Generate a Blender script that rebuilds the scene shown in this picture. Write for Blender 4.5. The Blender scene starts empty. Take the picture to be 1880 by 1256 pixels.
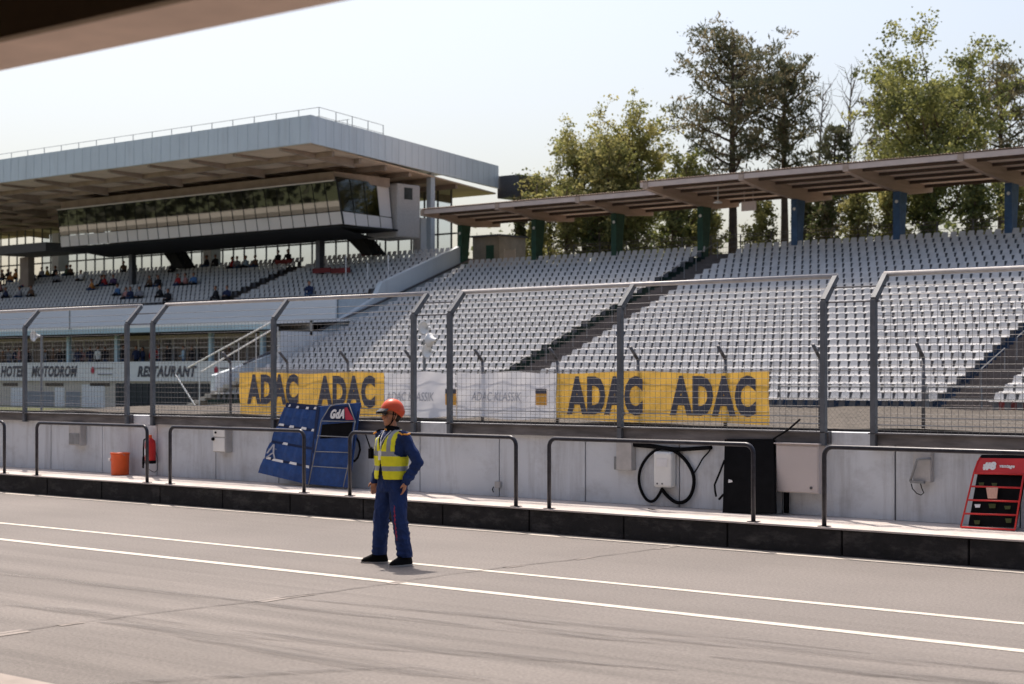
import bpy, bmesh, math, random
import numpy as np
from mathutils import Vector, Matrix
random.seed(7)
sc = bpy.context.scene
R = math.radians
# ------------------------------------------------------------------ camera, sky, sun, exposure
CS, SN, F, CX, HY, CH = math.cos(R(40.5)), math.sin(R(40.5)), 3150.0, 940.0, 690.0, 2.07
cam = bpy.data.objects.new('camera', bpy.data.cameras.new('camera'))
sc.collection.objects.link(cam)
cam.location = (0, 0, CH)
cam.rotation_euler = (R(90), 0, R(40.5))
cam.data.sensor_width = 36
cam.data.lens = 36 * F / 1880
cam.data.shift_y = (HY - 628) / 1880
cam.data.clip_start = 0.1
cam.data.clip_end = 6000
cam.data.dof.use_dof = True
cam.data.dof.focus_distance = 21.0
cam.data.dof.aperture_fstop = 2.8
sc.camera = cam
SUN = Vector((-.81, .54, 1.8)).normalized()
world = bpy.data.worlds.new("World"); sc.world = world; world.use_nodes = True
wn = world.node_tree.nodes; wl = world.node_tree.links
sky = wn.new('ShaderNodeTexSky'); sky.sky_type = 'NISHITA'; sky.sun_disc = False
sky.sun_elevation = math.asin(SUN.z); sky.sun_rotation = math.atan2(SUN.x, SUN.y)
sky.altitude = 100; sky.air_density = 1.0; sky.dust_density = 5.3; sky.ozone_density = .6
wl.new(sky.outputs[0], wn['Background'].inputs[0]); wn['Background'].inputs[1].default_value = 0.128
sl = bpy.data.lights.new('sun', 'SUN'); sl.energy = 4.2; sl.angle = R(0.5); sl.color = (1.0, .90, .80)
so = bpy.data.objects.new('sun', sl); sc.collection.objects.link(so)
so.rotation_euler = (-SUN).to_track_quat('-Z', 'Y').to_euler(); so.location = (-40, 40, 60)
sc.view_settings.view_transform = 'Standard'; sc.view_settings.look = 'None'
sc.view_settings.exposure = 0.53; sc.view_settings.gamma = 1

# ------------------------------------------------------------------ helpers
ORG = {}
def at(px, py, Y):
    """point of the plane Y (metres) that the photograph shows at (px, py)"""
    u = (px - CX) / F; D = Y / (CS + SN * u)
    return Vector((D * (-SN + CS * u), Y, CH + (HY - py) / F * D))
def X_at(px, Y): return at(px, 0, Y).x
def tag(o, label=None, cat=None, group=None, kind=None):
    if label: o['label'] = label
    if cat: o['category'] = cat
    if group: o['group'] = group
    if kind: o['kind'] = kind
    return o
def empty(name, loc, label, cat, group=None, rz=0):
    o = bpy.data.objects.new(name, None); sc.collection.objects.link(o)
    o.location = loc; o.rotation_euler = (0, 0, rz); o.empty_display_size = .2
    ORG[o.name] = Vector(loc)
    return tag(o, label, cat, group)
def link_mesh(name, me, mats, parent=None, loc=None):
    o = bpy.data.objects.new(name, me); sc.collection.objects.link(o)
    for m in (mats if isinstance(mats, (list, tuple)) else [mats]): me.materials.append(m)
    if parent is not None: o.parent = parent
    if loc is not None: o.location = loc
    return o
class MB:
    def __init__(s): s.v = []; s.f = []; s.m = []
    def add(s, vs, fs, m=0):
        n = len(s.v); s.v += [tuple(v) for v in vs]
        for f in fs: s.f.append(tuple(n + i for i in f)); s.m.append(m)
        return s
    def box(s, x0, x1, y0, y1, z0, z1, m=0):
        vs = [(x, y, z) for x in (x0, x1) for y in (y0, y1) for z in (z0, z1)]
        return s.add(vs, [(0,1,3,2),(4,6,7,5),(0,4,5,1),(2,3,7,6),(0,2,6,4),(1,5,7,3)], m)
    def hexa(s, p, m=0):   # p: 4 front corners then 4 back corners
        return s.add(p, [(0,1,2,3),(7,6,5,4),(0,4,5,1),(1,5,6,2),(2,6,7,3),(3,7,4,0)], m)
    def quad(s, a, b, c, d, m=0): return s.add([a, b, c, d], [(0,1,2,3)], m)
    def slab(s, quad, thick, m=0):  # quad given as 4 corners, thickened away from the normal
        q = [Vector(p) for p in quad]; n = (q[1]-q[0]).cross(q[3]-q[0]).normalized() * thick
        return s.hexa(q + [p - n for p in q], m)
    def tube(s, pts, r, n=8, m=0, cap=True):
        pts = [Vector(p) for p in pts]; rs = r if isinstance(r, (list, tuple)) else [r] * len(pts)
        base = len(s.v); prev = None
        for i, p in enumerate(pts):
            d = (pts[min(i+1, len(pts)-1)] - pts[max(i-1, 0)]).normalized()
            if prev is None:
                a = Vector((0,0,1)) if abs(d.z) < .9 else Vector((1,0,0)); e = d.cross(a).normalized()
            else:
                e = (prev - d * prev.dot(d)); e = e.normalized() if e.length > 1e-6 else d.orthogonal().normalized()
            prev = e; g = d.cross(e)
            for k in range(n):
                t = 2*math.pi*k/n; q = p + (e*math.cos(t) + g*math.sin(t)) * rs[i]; s.v.append(tuple(q))
        for i in range(len(pts)-1):
            for k in range(n):
                a = base+i*n+k; b = base+i*n+(k+1)%n
                s.f.append((a, b, b+n, a+n)); s.m.append(m)
        if cap:
            s.f.append(tuple(base+k for k in reversed(range(n)))); s.m.append(m)
            l = base+(len(pts)-1)*n; s.f.append(tuple(l+k for k in range(n))); s.m.append(m)
        return s
    def lathe(s, prof, c, n=20, m=0, axis='z', sx=1, sy=1):
        base = len(s.v); c = Vector(c)
        for r, h in prof:
            for k in range(n):
                t = 2*math.pi*k/n; x, y = r*math.cos(t)*sx, r*math.sin(t)*sy
                p = Vector((x, y, h)) if axis == 'z' else (Vector((x, h, y)) if axis == 'y' else Vector((h, x, y)))
                s.v.append(tuple(c+p))
        for i in range(len(prof)-1):
            for k in range(n):
                a = base+i*n+k; b = base+i*n+(k+1)%n; s.f.append((a, b, b+n, a+n)); s.m.append(m)
        return s
    def ell(s, c, r, n=12, k=8, m=0, rot=None):
        c = Vector(c); base = len(s.v)
        for i in range(k+1):
            a = math.pi*i/k
            for j in range(n):
                t = 2*math.pi*j/n
                p = Vector((r[0]*math.sin(a)*math.cos(t), r[1]*math.sin(a)*math.sin(t), r[2]*math.cos(a)))
                if rot: p = rot @ p
                s.v.append(tuple(c+p))
        for i in range(k):
            for j in range(n):
                a = base+i*n+j; b = base+i*n+(j+1)%n; s.f.append((a, a+n, b+n, b)); s.m.append(m)
        return s
    def cap(s, p0, p1, r0, r1, n=12, m=0):   # tapered capsule
        p0, p1 = Vector(p0), Vector(p1); d = (p1-p0).normalized(); pts = []; rs = []
        for t in (-1, -.92, -.7, -.38): pts.append(p0 + d*r0*t); rs.append(r0*math.sqrt(max(0.0004, 1-t*t)))
        pts += [p0, p1]; rs += [r0, r1]
        for t in (.38, .7, .92, 1): pts.append(p1 + d*r1*t); rs.append(r1*math.sqrt(max(0.0004, 1-t*t)))
        return s.tube(pts, rs, n, m)
    def loft(s, secs, n=24, m=0):   # secs: (z, cx, cy, rx, ry)
        base = len(s.v)
        for z, cx, cy, rx, ry in secs:
            for k in range(n):
                t = 2*math.pi*k/n; c_, s_ = math.cos(t), math.sin(t); q = 2.3
                x = rx*math.copysign(abs(c_)**(2/q), c_); y = ry*math.copysign(abs(s_)**(2/q), s_)
                s.v.append((cx+x, cy+y, z))
        for i in range(len(secs)-1):
            for k in range(n):
                a = base+i*n+k; b = base+i*n+(k+1)%n; s.f.append((a, b, b+n, a+n)); s.m.append(m)
        s.f.append(tuple(base+k for k in reversed(range(n)))); s.m.append(m)
        l = base+(len(secs)-1)*n; s.f.append(tuple(l+k for k in range(n))); s.m.append(m)
        return s
    def xform(s, M, i0=0):
        for i in range(i0, len(s.v)): s.v[i] = tuple(M @ Vector(s.v[i]))
        return s
    def mesh(s, name, off=Vector((0,0,0))):
        me = bpy.data.meshes.new(name)
        me.from_pydata([(v[0]-off.x, v[1]-off.y, v[2]-off.z) for v in s.v], [], s.f)
        if any(s.m): me.polygons.foreach_set('material_index', s.m)
        me.update(); return me
    def build(s, name, mats, parent=None, smooth=False, local=False, bevel=0, recalc=True, loc=None):
        """world-space build; children are written relative to their root"""
        off = Vector((0,0,0))
        if parent is not None and not local: off = ORG[parent.name]
        if parent is None and not local:
            if loc is None:
                a = np.array(s.v); loc = ((a[:,0].min()+a[:,0].max())/2, (a[:,1].min()+a[:,1].max())/2, a[:,2].min())
            off = Vector([float(c) for c in loc])
        me = s.mesh(name, off)
        if recalc:
            bm = bmesh.new(); bm.from_mesh(me); bmesh.ops.recalc_face_normals(bm, faces=bm.faces); bm.to_mesh(me); bm.free()
        if smooth: me.polygons.foreach_set('use_smooth', [True]*len(me.polygons))
        o = link_mesh(name, me, mats, parent)
        if parent is None: o.location = off; ORG[o.name] = off
        else: ORG[o.name] = off
        if bevel:
            b = o.modifiers.new('bevel', 'BEVEL'); b.width = bevel; b.segments = 2; b.limit_method = 'ANGLE'
        return o
def tree_copy(o, parent=None):
    c = o.copy(); sc.collection.objects.link(c); c.parent = parent
    for ch in list(o.children): tree_copy(ch, c)
    return c
def bakedmesh(o):
    dg = bpy.context.evaluated_depsgraph_get(); dg.update()
    return bpy.data.meshes.new_from_object(o.evaluated_get(dg), depsgraph=dg)
def remesh(mb, voxel, smooth=4):
    me = mb.mesh('tmp'); o = bpy.data.objects.new('tmp', me); sc.collection.objects.link(o)
    r = o.modifiers.new('r', 'REMESH'); r.mode = 'VOXEL'; r.voxel_size = voxel; r.use_smooth_shade = True
    if smooth:
        k = o.modifiers.new('s', 'SMOOTH'); k.factor = .5; k.iterations = smooth
    out = bakedmesh(o); bpy.data.objects.remove(o); bpy.data.meshes.remove(me)
    out.polygons.foreach_set('use_smooth', [True]*len(out.polygons))
    return out
def text_mb(txt, size, xs=1.0, shear=0.0, bold=0.0, thick=0.002, align='CENTER'):
    cu = bpy.data.curves.new('t', 'FONT'); cu.body = txt; cu.size = size; cu.shear = shear; cu.offset = bold
    cu.extrude = thick; cu.align_x = align; cu.align_y = 'CENTER'; cu.resolution_u = 3; cu.space_character = 1.10 if bold else 1
    o = bpy.data.objects.new('t', cu); sc.collection.objects.link(o); me = bakedmesh(o)
    mb = MB(); mb.v = [(v.co.x*xs, v.co.y, v.co.z) for v in me.vertices]
    mb.f = [tuple(p.vertices) for p in me.polygons]; mb.m = [0]*len(mb.f)
    bpy.data.objects.remove(o); bpy.data.meshes.remove(me); return mb
def frame(origin, ex, ey, ez=None):
    ex = Vector(ex).normalized(); ey = Vector(ey); ey = (ey - ex*ey.dot(ex)).normalized(); ez = ex.cross(ey)
    M = Matrix((ex, ey, ez)).transposed().to_4x4(); M.translation = Vector(origin); return M

# ------------------------------------------------------------------ materials
def mat(name, col, rough=.6, metal=0, var=.12, scale=6.0, bump=0.0, bscale=40.0, spec=.3, trans=0.0, stretch=None, col2=None):
    m = bpy.data.materials.new(name); m.use_nodes = True
    nt = m.node_tree; n = nt.nodes; l = nt.links; b = n['Principled BSDF']
    b.inputs['Roughness'].default_value = rough; b.inputs['Metallic'].default_value = metal
    b.inputs['Specular IOR Level'].default_value = spec
    tc = n.new('ShaderNodeTexCoord'); mp = n.new('ShaderNodeMapping'); l.new(tc.outputs['Object'], mp.inputs[0])
    if stretch: mp.inputs['Scale'].default_value = stretch
    nz = n.new('ShaderNodeTexNoise'); nz.inputs['Scale'].default_value = scale; nz.inputs['Detail'].default_value = 6
    nz.inputs['Roughness'].default_value = .6; l.new(mp.outputs[0], nz.inputs['Vector'])
    cr = n.new('ShaderNodeValToRGB'); l.new(nz.outputs[0], cr.inputs[0])
    c2 = col2 or tuple(c*(1-var) for c in col)
    cr.color_ramp.elements[0].position = .3; cr.color_ramp.elements[1].position = .7
    cr.color_ramp.elements[0].color = (*c2, 1); cr.color_ramp.elements[1].color = (*[min(1, c*(1+var*.5)) for c in col], 1)
    l.new(cr.outputs[0], b.inputs['Base Color'])
    if bump:
        nb = n.new('ShaderNodeTexNoise'); nb.inputs['Scale'].default_value = bscale; nb.inputs['Detail'].default_value = 4
        l.new(tc.outputs['Object'], nb.inputs['Vector'])
        bp = n.new('ShaderNodeBump'); bp.inputs['Strength'].default_value = bump; bp.inputs['Distance'].default_value = .02
        l.new(nb.outputs[0], bp.inputs['Height']); l.new(bp.outputs[0], b.inputs['Normal'])
    if trans:
        t = n.new('ShaderNodeBsdfTranslucent'); l.new(cr.outputs[0], t.inputs[0])
        mx = n.new('ShaderNodeMixShader'); mx.inputs[0].default_value = trans
        l.new(b.outputs[0], mx.inputs[1]); l.new(t.outputs[0], mx.inputs[2]); l.new(mx.outputs[0], n['Material Output'].inputs[0])
    return m
M = {}
M['steel'] = mat('galvanised steel', (.25,.26,.27), .5, .25, .25, 9)
M['post'] = mat('dull post steel', (.115,.125,.14), .55, .2, .25, 7)
M['steel_dark'] = mat('weathered steel', (.13,.13,.14), .5, .5, .35, 5, stretch=(1,1,4))
M['channel'] = mat('weathered channel steel', (.15,.145,.15), .5, .45, .5, 2.5, stretch=(.6,1,3))
M['wire'] = mat('fence wire', (.15,.145,.145), .5, .3, .2, 20)
M['rail'] = mat('dark rail paint', (.035,.035,.045), .35, .2, .5, 14)
M['asph'] = None
M['concrete'] = mat('light concrete', (.50,.45,.42), .85, 0, .18, 1.6, .25, 60)
M['wallwhite'] = mat('painted pit wall', (.61,.64,.67), .7, 0, .10, 1.3, .12, 30, stretch=(1,1,.5))
M['joint'] = mat('dark joint', (.04,.04,.045), .9)
M['kerb'] = mat('dark kerb block', (.020,.019,.020), .85, 0, .35, 8, .6, 90)
M['paint'] = mat('white road paint', (.54,.49,.42), .6, 0, .22, 7)
M['seam'] = mat('asphalt seam', (.11,.10,.095), .9, 0, .5, 18)
M['seamlight'] = mat('seam repair', (.27,.24,.22), .9, 0, .3, 5)
M['beam'] = mat('brown coated beam', (.66,.51,.43), .7, 0, .15, 3)
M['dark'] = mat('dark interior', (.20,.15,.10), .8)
M['seat'] = mat('white seat plastic', (.71,.70,.69), .45, 0, .16, 2.5, trans=.14)
M['blue_step'] = mat('blue painted riser', (.012,.04,.10), .7, 0, .6, 1.2)
M['green_step'] = mat('green painted riser', (.008,.028,.024), .7, 0, .6, 1.2)
M['red_step'] = mat('red painted riser', (.20,.03,.03), .7, 0, .4, 1.2)
M['grey_step'] = mat('grey concrete riser', (.12,.105,.10), .8, 0, .3, 1.0)
M['tread'] = mat('worn concrete step', (.27,.235,.215), .9, 0, .4, 1.5)
M['gravel'] = mat('brown gravel bank', (.088,.075,.062), .95, 0, .55, 2.5, .8, 25)
M['grassy'] = mat('dry verge', (.10,.11,.045), .95, 0, .5, .8, .5, 4)
M['roofwood'] = mat('roof soffit boards', (.88,.72,.59), .8, 0, .12, 1.5, stretch=(.3,3,3))
M['roofbeam'] = mat('laminated beam', (.44,.34,.275), .75, 0, .2, 2, stretch=(1,.3,3))
M['purlin'] = mat('shade toned purlin', (.09,.065,.05), .8, 0, .2, 2)  # dark tone stands in for the shaded fronts of the purlins
M['roofedge'] = mat('pale roof edge', (.62,.52,.47), .6, 0, .12, 1)
M['col_green'] = mat('green column', (.03,.085,.055), .6, 0, .3, 2)
M['col_blue'] = mat('blue column', (.06,.125,.235), .6, 0, .3, 2)
M['fascia'] = mat('pale metal cladding', (.60,.665,.71), .45, .0, .06, .35)
M['fascia_rib'] = mat('cladding joints', (.45,.505,.545), .6)
M['soffit'] = mat('stand soffit', (.62,.49,.385), .85, 0, .18, .6)
M['truss'] = mat('soffit beam', (.34,.27,.22), .8, 0, .25, 1)
M['panel'] = mat('press box panel', (.72,.67,.63), .6, 0, .05, .8)
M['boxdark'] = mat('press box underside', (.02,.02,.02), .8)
M['cream'] = mat('cream wall', (.56,.50,.42), .8, 0, .10, .7)
M['white'] = mat('white painted metal', (.74,.74,.74), .5, 0, .06, 1.5)
M['paleblue'] = mat('pale blue metal', (.40,.54,.62), .5, 0, .08, .7)
M['metalroof'] = mat('pale sloping roof', (.84,.83,.81), .5, 0, .08, .3, stretch=(.4,2,2))
M['grille'] = mat('dark grille', (.05,.055,.055), .7)
M['grey_panel'] = mat('grey slatted shutter', (.30,.31,.33), .7, 0, .25, 3, stretch=(6,1,.2))
M['orange'] = mat('orange plastic', (.72,.11,.025), .4, 0, .12, 6)
M['red'] = mat('red paint', (.50,.02,.02), .35, 0, .15, 8)
M['rackred'] = mat('rack red', (.55,.03,.03), .4, 0, .15, 8)
M['black'] = mat('matt black', (.006,.006,.007), .85, 0, .4, 6, spec=.1)
M['bluebag'] = mat('blue nylon', (.014,.058,.21), .6, 0, .3, 10, .3, 12)
M['bluebag_d'] = mat('dark blue nylon', (.008,.02,.07), .7)
M['cardwhite'] = mat('white card', (.75,.75,.75), .5)
M['cabinet'] = mat('grey cabinet', (.52,.47,.455), .5, .1, .05, 2)
M['cab_side'] = mat('grey box', (.45,.435,.42), .55, .1, .15, 8)
M['meter'] = mat('pale plastic housing', (.76,.76,.73), .5, 0, .06, 4)
M['yellow'] = mat('yellow banner', (.86,.52,.10), .6, 0, .12, 2.2, .5, 2.5, trans=.38, stretch=(1,1,2))
M['whiteban'] = mat('white banner', (.80,.79,.80), .6, 0, .08, 2.0, .6, 2.5, trans=.35, stretch=(1,1,2))
M['ink'] = mat('banner ink', (.075,.075,.095), .6, 0, .15, 3)
M['inkgrey'] = mat('grey banner ink', (.40,.41,.45), .6)
M['signred'] = mat('sign red', (.45,.03,.06), .5)
M['skin'] = mat('skin', (.42,.20,.12), .55, 0, .15, 12)
M['coverall'] = mat('navy coverall', (.009,.027,.11), .8, 0, .35, 9, .8, 9)
M['belt'] = mat('dark belt', (.01,.012,.03), .7)
M['vest'] = mat('yellow safety vest', (.86,.82,.03), .6, 0, .12, 8, .35, 12, trans=.12)
M['band'] = mat('reflective band', (.30,.32,.35), .35, .2, .08, 10)
M['helmet'] = mat('orange helmet', (.60,.075,.025), .4, 0, .12, 6)
M['epaulet'] = mat('orange epaulette', (.75,.30,.03), .6)
M['stripe_red'] = mat('red leg print', (.30,.02,.06), .6)
M['hair'] = mat('dark hair', (.03,.02,.015), .8)
M['bark'] = mat('tree bark', (.12,.085,.065), .95, 0, .4, 3, .6, 10)
M['barkgrey'] = mat('grey bark', (.20,.18,.16), .95, 0, .3, 3)
def leafmat(name, c, c2, tr):
    m = mat(name, c, .6, 0, .3, .55, col2=c2, trans=tr, spec=.2)
    return m
M['pine'] = leafmat('pine needles', (.14,.14,.075), (.06,.07,.04), .3)
M['pine_b'] = leafmat('brownish pine needles', (.27,.22,.12), (.12,.11,.06), .35)
M['leaf'] = leafmat('maple leaves', (.31,.30,.10), (.12,.145,.045), .5)
M['leaf_y'] = leafmat('pale spring leaves', (.36,.32,.12), (.17,.18,.065), .5)
M['leaf_d'] = leafmat('dark leaves', (.16,.17,.06), (.05,.07,.025), .4)
nt=M['seat'].node_tree; oi=nt.nodes.new('ShaderNodeObjectInfo'); mr=nt.nodes.new('ShaderNodeMapRange'); mr.inputs['To Min'].default_value=.80; mr.inputs['To Max'].default_value=1.04
nt.links.new(oi.outputs['Random'],mr.inputs[0]); mm=nt.nodes.new('ShaderNodeMix'); mm.data_type='RGBA'; mm.blend_type='MULTIPLY'; mm.inputs[0].default_value=1
src=nt.nodes['Color Ramp'].outputs[0]; nt.links.new(src,mm.inputs[6]); nt.links.new(mr.outputs[0],mm.inputs[7]); nt.links.new(mm.outputs[2],nt.nodes['Principled BSDF'].inputs['Base Color'])
# dirt on painted concrete: runs from the top edge, scuffs low down
def grime(m, amount, lo=.35, sz=(1.2,1,.12), scale=3.0, col=(.35,.31,.28)):
    nt=m.node_tree; n=nt.nodes; l=nt.links; b=n['Principled BSDF']; src=b.inputs['Base Color'].links[0].from_socket
    tc=n.new('ShaderNodeTexCoord'); mp=n.new('ShaderNodeMapping'); mp.inputs['Scale'].default_value=sz; l.new(tc.outputs['Object'],mp.inputs[0])
    z=n.new('ShaderNodeTexNoise'); z.inputs['Scale'].default_value=scale; z.inputs['Detail'].default_value=8; z.inputs['Roughness'].default_value=.7; l.new(mp.outputs[0],z.inputs['Vector'])
    r=n.new('ShaderNodeMapRange'); r.inputs['From Min'].default_value=.5; r.inputs['From Max'].default_value=.78; r.inputs['To Max'].default_value=amount; l.new(z.outputs[0],r.inputs[0])
    x=n.new('ShaderNodeMix'); x.data_type='RGBA'; l.new(r.outputs[0],x.inputs[0]); l.new(src,x.inputs[6]); x.inputs[7].default_value=(*[c*.5 for c in col],1); l.new(x.outputs[2],b.inputs['Base Color'])
grime(M['wallwhite'],.55); grime(M['wallwhite'],.4,sz=(1,1,1.5),scale=1.6); grime(M['concrete'],.6,sz=(1,1,1),scale=2.5); grime(M['kerb'],.5,sz=(.7,1,1.6),scale=4,col=(.28,.26,.25))
grime(M['tread'],.5,sz=(1,1,1),scale=1.5,col=(.16,.14,.13)); grime(M['paint'],.7,sz=(1,1,1),scale=9,col=(.5,.45,.4)); grime(M['fascia'],.25,sz=(1.5,1.5,.15),scale=1.0)
# asphalt with long tyre streaks
def asphalt():
    m = bpy.data.materials.new('worn asphalt'); m.use_nodes = True; nt = m.node_tree; n = nt.nodes; l = nt.links
    b = n['Principled BSDF']; b.inputs['Roughness'].default_value = .82; b.inputs['Specular IOR Level'].default_value = .25
    tc = n.new('ShaderNodeTexCoord')
    def noise(scale, sv, detail=5, dist=0, rot=0):
        mp = n.new('ShaderNodeMapping'); mp.inputs['Scale'].default_value = sv; mp.inputs['Rotation'].default_value = (0,0,rot)
        l.new(tc.outputs['Object'], mp.inputs[0])
        z = n.new('ShaderNodeTexNoise'); z.inputs['Scale'].default_value = scale; z.inputs['Detail'].default_value = detail
        z.inputs['Distortion'].default_value = dist; l.new(mp.outputs[0], z.inputs['Vector']); return z.outputs[0]
    def ramp(src, p0, c0, p1, c1):
        r = n.new('ShaderNodeValToRGB'); r.color_ramp.elements[0].position = p0; r.color_ramp.elements[1].position = p1
        r.color_ramp.elements[0].color = (c0,c0,c0,1); r.color_ramp.elements[1].color = (c1,c1,c1,1); l.new(src, r.inputs[0]); return r.outputs[0]
    def mul(a, b_):
        x = n.new('ShaderNodeMix'); x.data_type = 'RGBA'; x.blend_type = 'MULTIPLY'; x.inputs[0].default_value = 1
        l.new(a, x.inputs[6]); l.new(b_, x.inputs[7]); return x.outputs[2]
    big = ramp(noise(.35, (1,1,1), 4), .3, .88, .7, 1.08)
    grain = mul(ramp(noise(34, (1,1,1), 4), .30, .74, .70, 1.20), ramp(noise(110, (1,1,1), 2), .3, .80, .7, 1.18))
    streak = ramp(noise(1.0, (.06,1.1,1), 4, .5, R(4)), .38, .82, .60, 1.02)
    streak2 = ramp(noise(1.0, (.10,2.6,1), 3, .8, R(-5)), .38, .84, .55, 1.02)
    # streaks only in the driving line (Y < 12)
    sp = n.new('ShaderNodeSeparateXYZ'); l.new(tc.outputs['Object'], sp.inputs[0])
    mr = n.new('ShaderNodeMapRange'); mr.inputs['From Min'].default_value = 10.5; mr.inputs['From Max'].default_value = 14.0
    mr.inputs['To Min'].default_value = 1.0; mr.inputs['To Max'].default_value = .22; l.new(sp.outputs['Y'], mr.inputs['Value'])
    base = n.new('ShaderNodeRGB'); base.outputs[0].default_value = (.168,.151,.140,1)
    st = mul(streak, streak2); mixs = n.new('ShaderNodeMix'); mixs.data_type = 'RGBA'; l.new(mr.outputs[0], mixs.inputs[0])
    mixs.inputs[6].default_value = (1,1,1,1); l.new(st, mixs.inputs[7])
    c = mul(mul(mul(base.outputs[0], big), grain), mixs.outputs[2]); l.new(c, b.inputs['Base Color'])
    bp = n.new('ShaderNodeBump'); bp.inputs['Strength'].default_value = .35; bp.inputs['Distance'].default_value = .01
    l.new(noise(70, (1,1,1), 3), bp.inputs['Height']); l.new(bp.outputs[0], b.inputs['Normal'])
    return m
M['asph'] = asphalt()
def glassmat(name, tint, alpha, rough=.05):
    m = bpy.data.materials.new(name); m.use_nodes = True; n = m.node_tree.nodes; l = m.node_tree.links
    g = n.new('ShaderNodeBsdfGlossy'); g.inputs['Roughness'].default_value = rough; g.inputs[0].default_value = (.62,.62,.60,1)
    t = n.new('ShaderNodeBsdfTransparent'); t.inputs[0].default_value = (*tint, 1)
    lw = n.new('ShaderNodeLayerWeight'); lw.inputs[0].default_value = .5
    fr = n.new('ShaderNodeMath'); fr.operation = 'POWER'; fr.inputs[1].default_value = 4.0; l.new(lw.outputs['Facing'], fr.inputs[0])
    ad = n.new('ShaderNodeMath'); ad.operation = 'ADD'; ad.inputs[1].default_value = alpha; l.new(fr.outputs[0], ad.inputs[0]); ad.use_clamp = True
    mx = n.new('ShaderNodeMixShader'); l.new(ad.outputs[0], mx.inputs[0]); l.new(t.outputs[0], mx.inputs[1]); l.new(g.outputs[0], mx.inputs[2])
    l.new(mx.outputs[0], n['Material Output'].inputs[0]); return m
M['glass'] = glassmat('box window glass', (.34,.37,.35), .19, .02)
M['glass_end'] = glassmat('end window glass', (.34,.38,.36), .13, .04)
M['glass_clear'] = glassmat('clear glazing', (.86,.90,.94), .05)
M['glass_dark'] = mat('dark window', (.05,.055,.06), .15, 0, .5, 1.5, spec=.6)

# ------------------------------------------------------------------ ground and road
def struct(name, mb, m, **k):
    o = mb.build(name, m, **k); o['kind'] = 'structure'; return o
g = MB(); g.quad((-1500,-600,-.02),(1500,-600,-.02),(1500,2500,-.02),(-1500,2500,-.02)); struct('ground', g, M['grassy'], loc=(0,0,0))
g = MB(); g.quad((-500,-12,0),(60,-12,0),(60,17.46,0),(-500,17.46,0)); struct('road', g, M['asph'], loc=(0,0,0))
g = MB(); g.quad((-60,-12,.006),(40,-12,.006),(40,6.75,.006),(-60,6.75,.006)); struct('garage_apron', g, mat('apron concrete',(.27,.235,.21),.85,0,.2,3), loc=(0,0,0))
g = MB(); g.quad((-500,19.08,0),(60,19.08,0),(60,39.6,0),(-500,39.6,0)); struct('race_track', g, M['asph'], loc=(0,0,0))
def line(name, Y, w, label_m=M['paint']):
    b = MB(); xs = [-160 + i*2.0 for i in range(111)]
    b.v = [(x, Y + s*w/2 + random.uniform(-.006,.006), .004) for x in xs for s in (-1, 1)]
    b.f = [(2*i, 2*i+2, 2*i+3, 2*i+1) for i in range(110)]; b.m = [0]*110
    return struct(name, b, label_m, loc=(0,Y,0))
line('road_marking', 13.66, .115); line('road_marking', 12.30, .135)
line('road_marking', 17.16, .10)
sm = MB(); sl2 = MB(); y = 3.8; px_ = -12.0
while y < 17.0:
    y2 = y + random.uniform(.15, .4); x2 = -12.03 + .05*math.sin(y*1.3) + random.uniform(-.02,.02)
    w = random.uniform(.004, .011)
    sm.quad((px_-w,y,.008),(px_+w,y,.008),(x2+w,y2,.008),(x2-w,y2,.008))
    if random.random() < .22:
        w2 = random.uniform(.03,.09); sl2.quad((px_-w2+.03,y,.005),(px_+w2+.02,y,.005),(x2+w2,y2,.005),(x2-w2,y2,.005))
    y, px_ = y2, x2
struct('road_seam', sm, M['seam'], loc=(-12,10,0)); struct('road_patch', sl2, M['seamlight'], loc=(-12,10,0))

# rubber streaks left by turning tyres
tm = bpy.data.materials.new('rubber streak'); tm.use_nodes = True; n_ = tm.node_tree.nodes; l_ = tm.node_tree.links
d_ = n_['Principled BSDF']; d_.inputs['Base Color'].default_value = (.10,.088,.082,1); d_.inputs['Roughness'].default_value = .7
tr_ = n_.new('ShaderNodeBsdfTransparent'); mx_ = n_.new('ShaderNodeMixShader'); uv_ = n_.new('ShaderNodeTexCoord')
mp_ = n_.new('ShaderNodeMapping'); mp_.inputs['Scale'].default_value = (.25,3,1); l_.new(uv_.outputs['Object'], mp_.inputs[0])
nz_ = n_.new('ShaderNodeTexNoise'); nz_.inputs['Scale'].default_value = 2.2; nz_.inputs['Detail'].default_value = 6; l_.new(mp_.outputs[0], nz_.inputs['Vector'])
mr_ = n_.new('ShaderNodeMapRange'); mr_.inputs['From Min'].default_value = .36; mr_.inputs['From Max'].default_value = .72; mr_.inputs['To Max'].default_value = .55; l_.new(nz_.outputs[0], mr_.inputs[0])
l_.new(mr_.outputs[0], mx_.inputs[0]); l_.new(tr_.outputs[0], mx_.inputs[1]); l_.new(d_.outputs[0], mx_.inputs[2]); l_.new(mx_.outputs[0], n_['Material Output'].inputs[0])
def ground_at(px, py):
    D = F*CH/(py-HY); u = (px-CX)/F; return Vector((D*(-SN+CS*u), D*(CS+SN*u), 0))
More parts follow.
